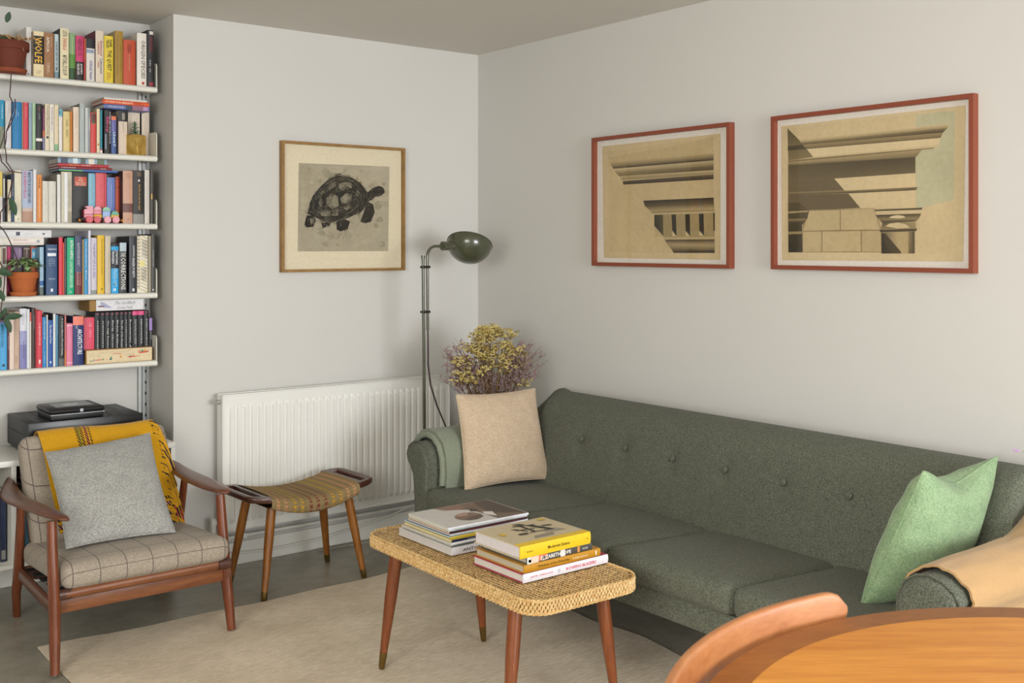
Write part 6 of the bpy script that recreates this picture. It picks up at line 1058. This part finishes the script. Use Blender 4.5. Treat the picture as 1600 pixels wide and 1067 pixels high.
obj('woven_rim', bm, M_WICK, ct, ang=60, kind='stuff')
for z_, off in ((TZ-.003, -.002), (TZ-.038, -.001)):
    for ph in (0, pi):
        bm = nb(); N_ = 620; pts = []
        for k in range(N_):
            p, t, n_ = along(k*cum[-1]/N_); a = k*2*pi*78/N_+ph; pts.append(p+n_*(off+.0026*cos(a))+Vector((0, 0, z_+.0026*sin(a))))
        loop_tube(bm, pts, .0026, 5); obj('plaited_cord', bm, M_WICK, ct)
for sx in (-1, 1):
    for sy in (-1, 1):
        a = Vector((sx*.160, sy*.325, TZ-.036)); b = Vector((sx*.208, sy*.345, .0105)); bm = nb(); tube(bm, [a, a.lerp(b, .4), a.lerp(b, .865)], [.0215, .0205, .0125], 18); lg = obj('leg', bm, M_CTLEG, ct)
        bm = nb(); tube(bm, [a.lerp(b, .86), a.lerp(b, .98), b], [.0132, .0105, .0085], 18); obj('brass_ferrule', bm, M_BRASS, lg)
# books and magazines on it
Z0 = TZ+.0012; g = 'books stacked on the coffee table'
flat_book(-1.372, -1.040, -2.094, -1.848, Z0, .4675, '#d9d6da', 'white hardback with pink lettering lowest in the coffee table stack', spine='#dddbe2', page=flat('#cfc8c0'), deco=[('h', 'JACK CARLSON', '#c8455f', .08, .33, .38, .62), ('b', '#bfbcc4', .39, .42, .3, .7), ('h', 'ROWING BLAZERS', '#d03a5c', .49, .85, .33, .68)], group=g, top='#a82a48')
flat_book(-1.366, -1.068, -2.090, -1.852, .4675, .4905, '#b8862a', 'ochre hardback second from the bottom of the coffee table stack', spine='#b98420', page=flat('#b9ae98'), deco=[('h', 'Wisdom of the Everyday', '#5a4316', .17, .58, .3, .7), ('d', '#ecdcb8', .62, .84, .35, .62), ('b', '#ece4d4', .93, .945, .2, .8)], group=g)
flat_book(-1.352, -1.098, -2.086, -1.862, .4905, .5115, '#54514a', 'dark grey book with a painted flower spine, third in the coffee table stack', spine='#4d4b46', page=flat('#c4bba8'), deco=[('b', '#dfe2da', 0, .05, 0, 1), ('b', '#e8c8b4', .05, .17, 0, 1), ('b', '#7d9a5c', .02, .06, .2, .6), ('b', '#d97a5a', .17, .30, .15, .95), ('b', '#e6dcc8', .22, .28, .1, .7), ('b', '#d8d5cc', .50, .57, 0, 1), ('b', '#c98a4a', .76, .8, .1, .9), ('h', 'ELIZABETH POPE', '#ece8e0', .20, .66, .2, .75), ('d', '#e0dcd2', .84, .93, .3, .6)], group=g)
flat_book(-1.382, -1.110, -2.092, -1.868, .5115, .5475, '#c4b594', 'tan hardback with yellow spine on top of the coffee table stack', spine='#e3bd22', page=flat('#d0c8c8'), deco=[('T', '#e3bd22', 0, 1, 0, .13), ('d', '#5a4c14', .09, .2, .42, .56), ('h', 'Modernist Estates', '#3a3214', .38, .69, .38, .64), ('d', '#5a4c14', .94, .97, .42, .56),
    ('P', '#8d8470', [(.34, .2), (.62, .2), (.66, .3), (.40, .3)]), ('P', '#9c9280', [(.60, .34), (.86, .3), (.80, .45), (.64, .46)]),
    ('P', '#1d1c1a', [(.36, .62), (.60, .58), (.60, .605), (.36, .65)]), ('P', '#1d1c1a', [(.42, .80), (.70, .73), (.70, .755), (.42, .83)]), ('P', '#1d1c1a', [(.34, .72), (.38, .71), (.47, .52), (.44, .52)]), ('P', '#1d1c1a', [(.50, .78), (.53, .775), (.53, .46), (.50, .46)]), ('P', '#1d1c1a', [(.58, .76), (.66, .72), (.76, .40), (.70, .40)]), ('P', '#1d1c1a', [(.44, .44), (.72, .40), (.72, .42), (.44, .47)]), ('P', '#1d1c1a', [(.28, .42), (.40, .40), (.40, .46), (.28, .48)]), ('P', '#1d1c1a', [(.72, .60), (.84, .56), (.84, .61), (.72, .65)]), ('P', '#3a3832', [(.46, .90), (.56, .88), (.60, .80), (.50, .80)]), ('P', '#d3b23a', [(.10, .52), (.16, .5), (.16, .62), (.1, .62)]), ('P', '#d3b23a', [(.84, .86), (.94, .84), (.92, .92), (.85, .93)])], group=g)
flat_book(-1.376, -1.085, -1.742, -1.430, Z0, .4665, '#d3cecb', 'thick white art book at the bottom of the magazine pile', spine='#dedbe0', page=flat('#c9c4bf'), deco=[('h', 'ANTONY GORMLEY', '#2f2e30', .14, .78, .3, .68)], soft=True)
g = 'magazines piled on the white art book'; Z = .4668
mags = [(-1.372, -1.075, -1.738, -1.455, .0095, '#8f9a97', '#7b8a88', 'teal spined magazine directly on the white art book'), (-1.384, -1.080, -1.750, -1.462, .0085, '#b5afa8', '#e2e2e6', 'grey magazine with white spine low in the magazine pile'), (-1.380, -1.076, -1.752, -1.470, .008, '#d8bd2c', '#232a44', 'yellow covered magazine with navy spine in the middle of the pile'), (-1.376, -1.062, -1.735, -1.462, .006, '#7a9ab4', '#c9b558', 'blue covered magazine with yellow edge in the pile'),
        (-1.372, -1.060, -1.728, -1.478, .0075, '#8d8f98', '#e3e3e8', 'white spined magazine above the yellow edged one'), (-1.376, -1.066, -1.733, -1.490, .0075, '#a03a2c', '#3a1f24', 'red covered magazine with dark maroon spine'), (-1.380, -1.064, -1.731, -1.496, .0065, '#b9b08c', '#d2d6da', 'pale magazine with green lettering just below the top one'), (-1.383, -1.062, -1.735, -1.500, .0065, '#d9d6d2', '#e0e2ea', 'glossy magazine with a dark portrait cover on top of the pile')]
for k, (a, b, c_, d_, th, top, spn, lab) in enumerate(mags):
    deco = []
    if k == 2: deco = [('d', '#c8ccd8', .2, .8, .3, .6)]
    if k == 5: deco = [('d', '#b04a58', .1, .9, .3, .6)]
    if k == 6: deco = [('d', '#3f9a78', .08, .28, .25, .7)]
    if k == 1: deco = [('T', '#dcbc22', .12, .3, .35, .95)]
    if k == 7:
        el = [(.42+.155*cos(a_)+.02*sin(a_), .34+.20*sin(a_)) for a_ in [i*2*pi/18 for i in range(18)]]
        deco = [('P', '#c9c5c0', [(.0, .0), (1, 0), (1, 1), (0, 1)]), ('P', '#6d5c50', [(.62, .02), (.99, .02), (.99, .99), (.5, .99), (.42, .80), (.60, .62)]), ('P', '#4a3d36', [(.70, .3), (.99, .05), (.99, .99), (.80, .99), (.74, .7)]), ('P', '#8a6a58', [(.30, .99), (.60, .99), (.62, .8), (.5, .72), (.36, .8)]), ('P', '#7b6658', el), ('P', '#5a483e', [(.30, .2), (.42, .14), (.55, .22), (.56, .34), (.42, .30)]), ('P', '#b08a78', [(.30, .42), (.38, .52), (.50, .50), (.42, .38)]), ('P', '#d8d4d0', [(.60, .3), (.66, .12), (.73, .36), (.64, .44)]), ('P', '#3f362f', [(.55, .55), (.62, .5), (.66, .62), (.6, .7)]), ('X', 'LUNCHEON', '#7d7a78', .10, .22, .12, .72)]
        deco = deco[:-1]
    flat_book(a, b, c_, d_, Z, Z+th, top, lab, spine=spn, page=flat('#c9c3b4'), deco=deco, group=g, soft=True, cat='magazine', name='magazine', rz=radians(random.uniform(-.8, .8))); Z += th+.0001
# ============================================================ dining table and chair
DX, DY, DZ, DR = -1.77, -3.965, .74, .64
dt = thing('dining_table', 'round honey-coloured wooden dining table in the foreground', 'table', (DX, DY, 0))
bm = nb(); lathe(bm, [(.001, DZ-.0225), (DR-.012, DZ-.0225), (DR-.002, DZ-.016), (DR, DZ-.010), (DR-.001, DZ-.003), (DR-.005, DZ), (.001, DZ)], n=128); obj('edge_band', bm, M_DINB, dt, ang=50)
bm = nb(); lathe(bm, [(.001, DZ+.0001), (DR-.062, DZ+.0001), (DR-.062, DZ+.0006), (.001, DZ+.0006)], n=128); obj('veneer_top', bm, M_DIN, dt, ang=30)
bm = nb(); lathe(bm, [(.36, DZ-.09), (.38, DZ-.09), (.38, DZ-.0226), (.36, DZ-.0226)], n=64); obj('apron_ring', bm, M_DINB, dt)
for k in range(4): a = k*pi/2+.15; bm = nb(); tube(bm, [(.37*cos(a), .37*sin(a), DZ-.024), (.40*cos(a), .40*sin(a), 0)], [.026, .016], 16); obj('leg', bm, M_CTLEG, dt)
dc = thing('dining_chair', 'dining chair with a curved wooden backrest hugging the round table', 'chair', (DX-.24, DY+.38, 0)); a0, a1 = radians(74.5), radians(131); rings = []; nA = 40
for i in range(nA+1):
    t = i/nA; a = lerp(a0, a1, t); e = min(t, 1-t)*(a1-a0)*.68; rd = .045; hh = 1 if e > rd else sqrt(max(.02, 1-(1-e/rd)**2)); zc = .746; up = .031*hh; dn = .05*hh; th = .0085*(.5+.5*hh)
    ring = []
    for k in range(20):
        b = 2*pi*(k+.5)/20; c_, s_ = cos(b), sin(b); zz = zc+(up if s_ > 0 else dn)*math.copysign(abs(s_)**.4, s_); rr = .667+th*math.copysign(abs(c_)**.4, c_)+.18*(zz-zc); ring.append(Vector((DX+rr*cos(a), DY+rr*sin(a), zz)))
    rings.append(ring)
bm = nb(); ring_faces(bm, rings); obj('backrest', bm, M_CHB, dc, world=True, ang=60)
for a in (radians(86), radians(118)):
    p = Vector((DX+.67*cos(a), DY+.67*sin(a), .75)); q = Vector((DX+.60*cos(a), DY+.60*sin(a), .42)); f = Vector((DX+.68*cos(a), DY+.68*sin(a), .0105)); bm = nb(); tube(bm, [p-Vector((0, 0, .03)), q, q.lerp(f, .5), f], [.013, .017, .015, .011], 12); obj('leg', bm, M_CHB, dc, world=True)
a = radians(102); p = Vector((DX+.30*cos(a), DY+.30*sin(a), 0)); bm = nb(); tube(bm, [p+Vector((0, 0, .42)), p+Vector((0, 0, .0105))], [.017, .011], 12); obj('leg', bm, M_CHB, dc, world=True)
cs_ = [Vector((DX+.62*cos(b), DY+.62*sin(b), 0)) for b in [radians(82+k*5) for k in range(9)]]+[Vector((DX+.26*cos(a+k), DY+.26*sin(a+k), 0)) for k in (.35, 0, -.35)]
bm = nb(); ring_faces(bm, [[v+Vector((0, 0, z)) for v in cs_] for z in (.42, .45)]); obj('seat', bm, M_SOFA, dc, world=True)
# small bottle with a dried sprig at the right-hand end of the dining table
bm = nb(); lathe(bm, [(.001, 0), (.03, 0), (.033, .01), (.033, .10), (.014, .14), (.013, .19), (.011, .19), (.012, .14), (.030, .10), (.030, .012), (.001, .006)], (-1.93, -4.115, DZ+.0008), 24)
solo('glass_bottle', bm, M_GLASS, 'clear glass bottle on the dining table just outside the right edge', 'bottle', loc=(-1.93, -4.115, DZ+.0008))
r = thing('dried_sprig', 'thin dried mauve sprig reaching in at the right edge', 'flowers', (-1.93, -4.115, DZ+.02)); rn = random.Random(31); bs = nb(); bp = nb(); b0 = Vector((-1.93, -4.115, DZ+.012))
for e in ((-2.100, -3.906, 1.182), (-1.99, -4.02, 1.21), (-1.90, -4.10, 1.24), (-1.86, -4.20, 1.18), (-1.82, -4.08, 1.15)):
    e = Vector(e); m = Vector((-1.93, -4.115, 1.0)); tube(bs, bez(b0, m, e, 6), [.0012]*5+[.0008, .0005], 5)
    for _ in range(9):
        s = bez(b0, m, e, 10)[rn.randrange(7, 11)]; t = s+Vector((rn.gauss(0, .010), rn.gauss(0, .010), rn.uniform(-.004, .014))); tube(bs, [s, t], [.0005, .0003], 3, False)
        for q in range(3): ico(bp, s.lerp(t, .5+.25*q), rn.uniform(.0010, .0020))
obj('stems', bs, flat('#6d7a4a', .9), r, world=True, kind='stuff'); obj('mauve_florets', bp, flat('#a080a8', .9), r, world=True, kind='stuff')
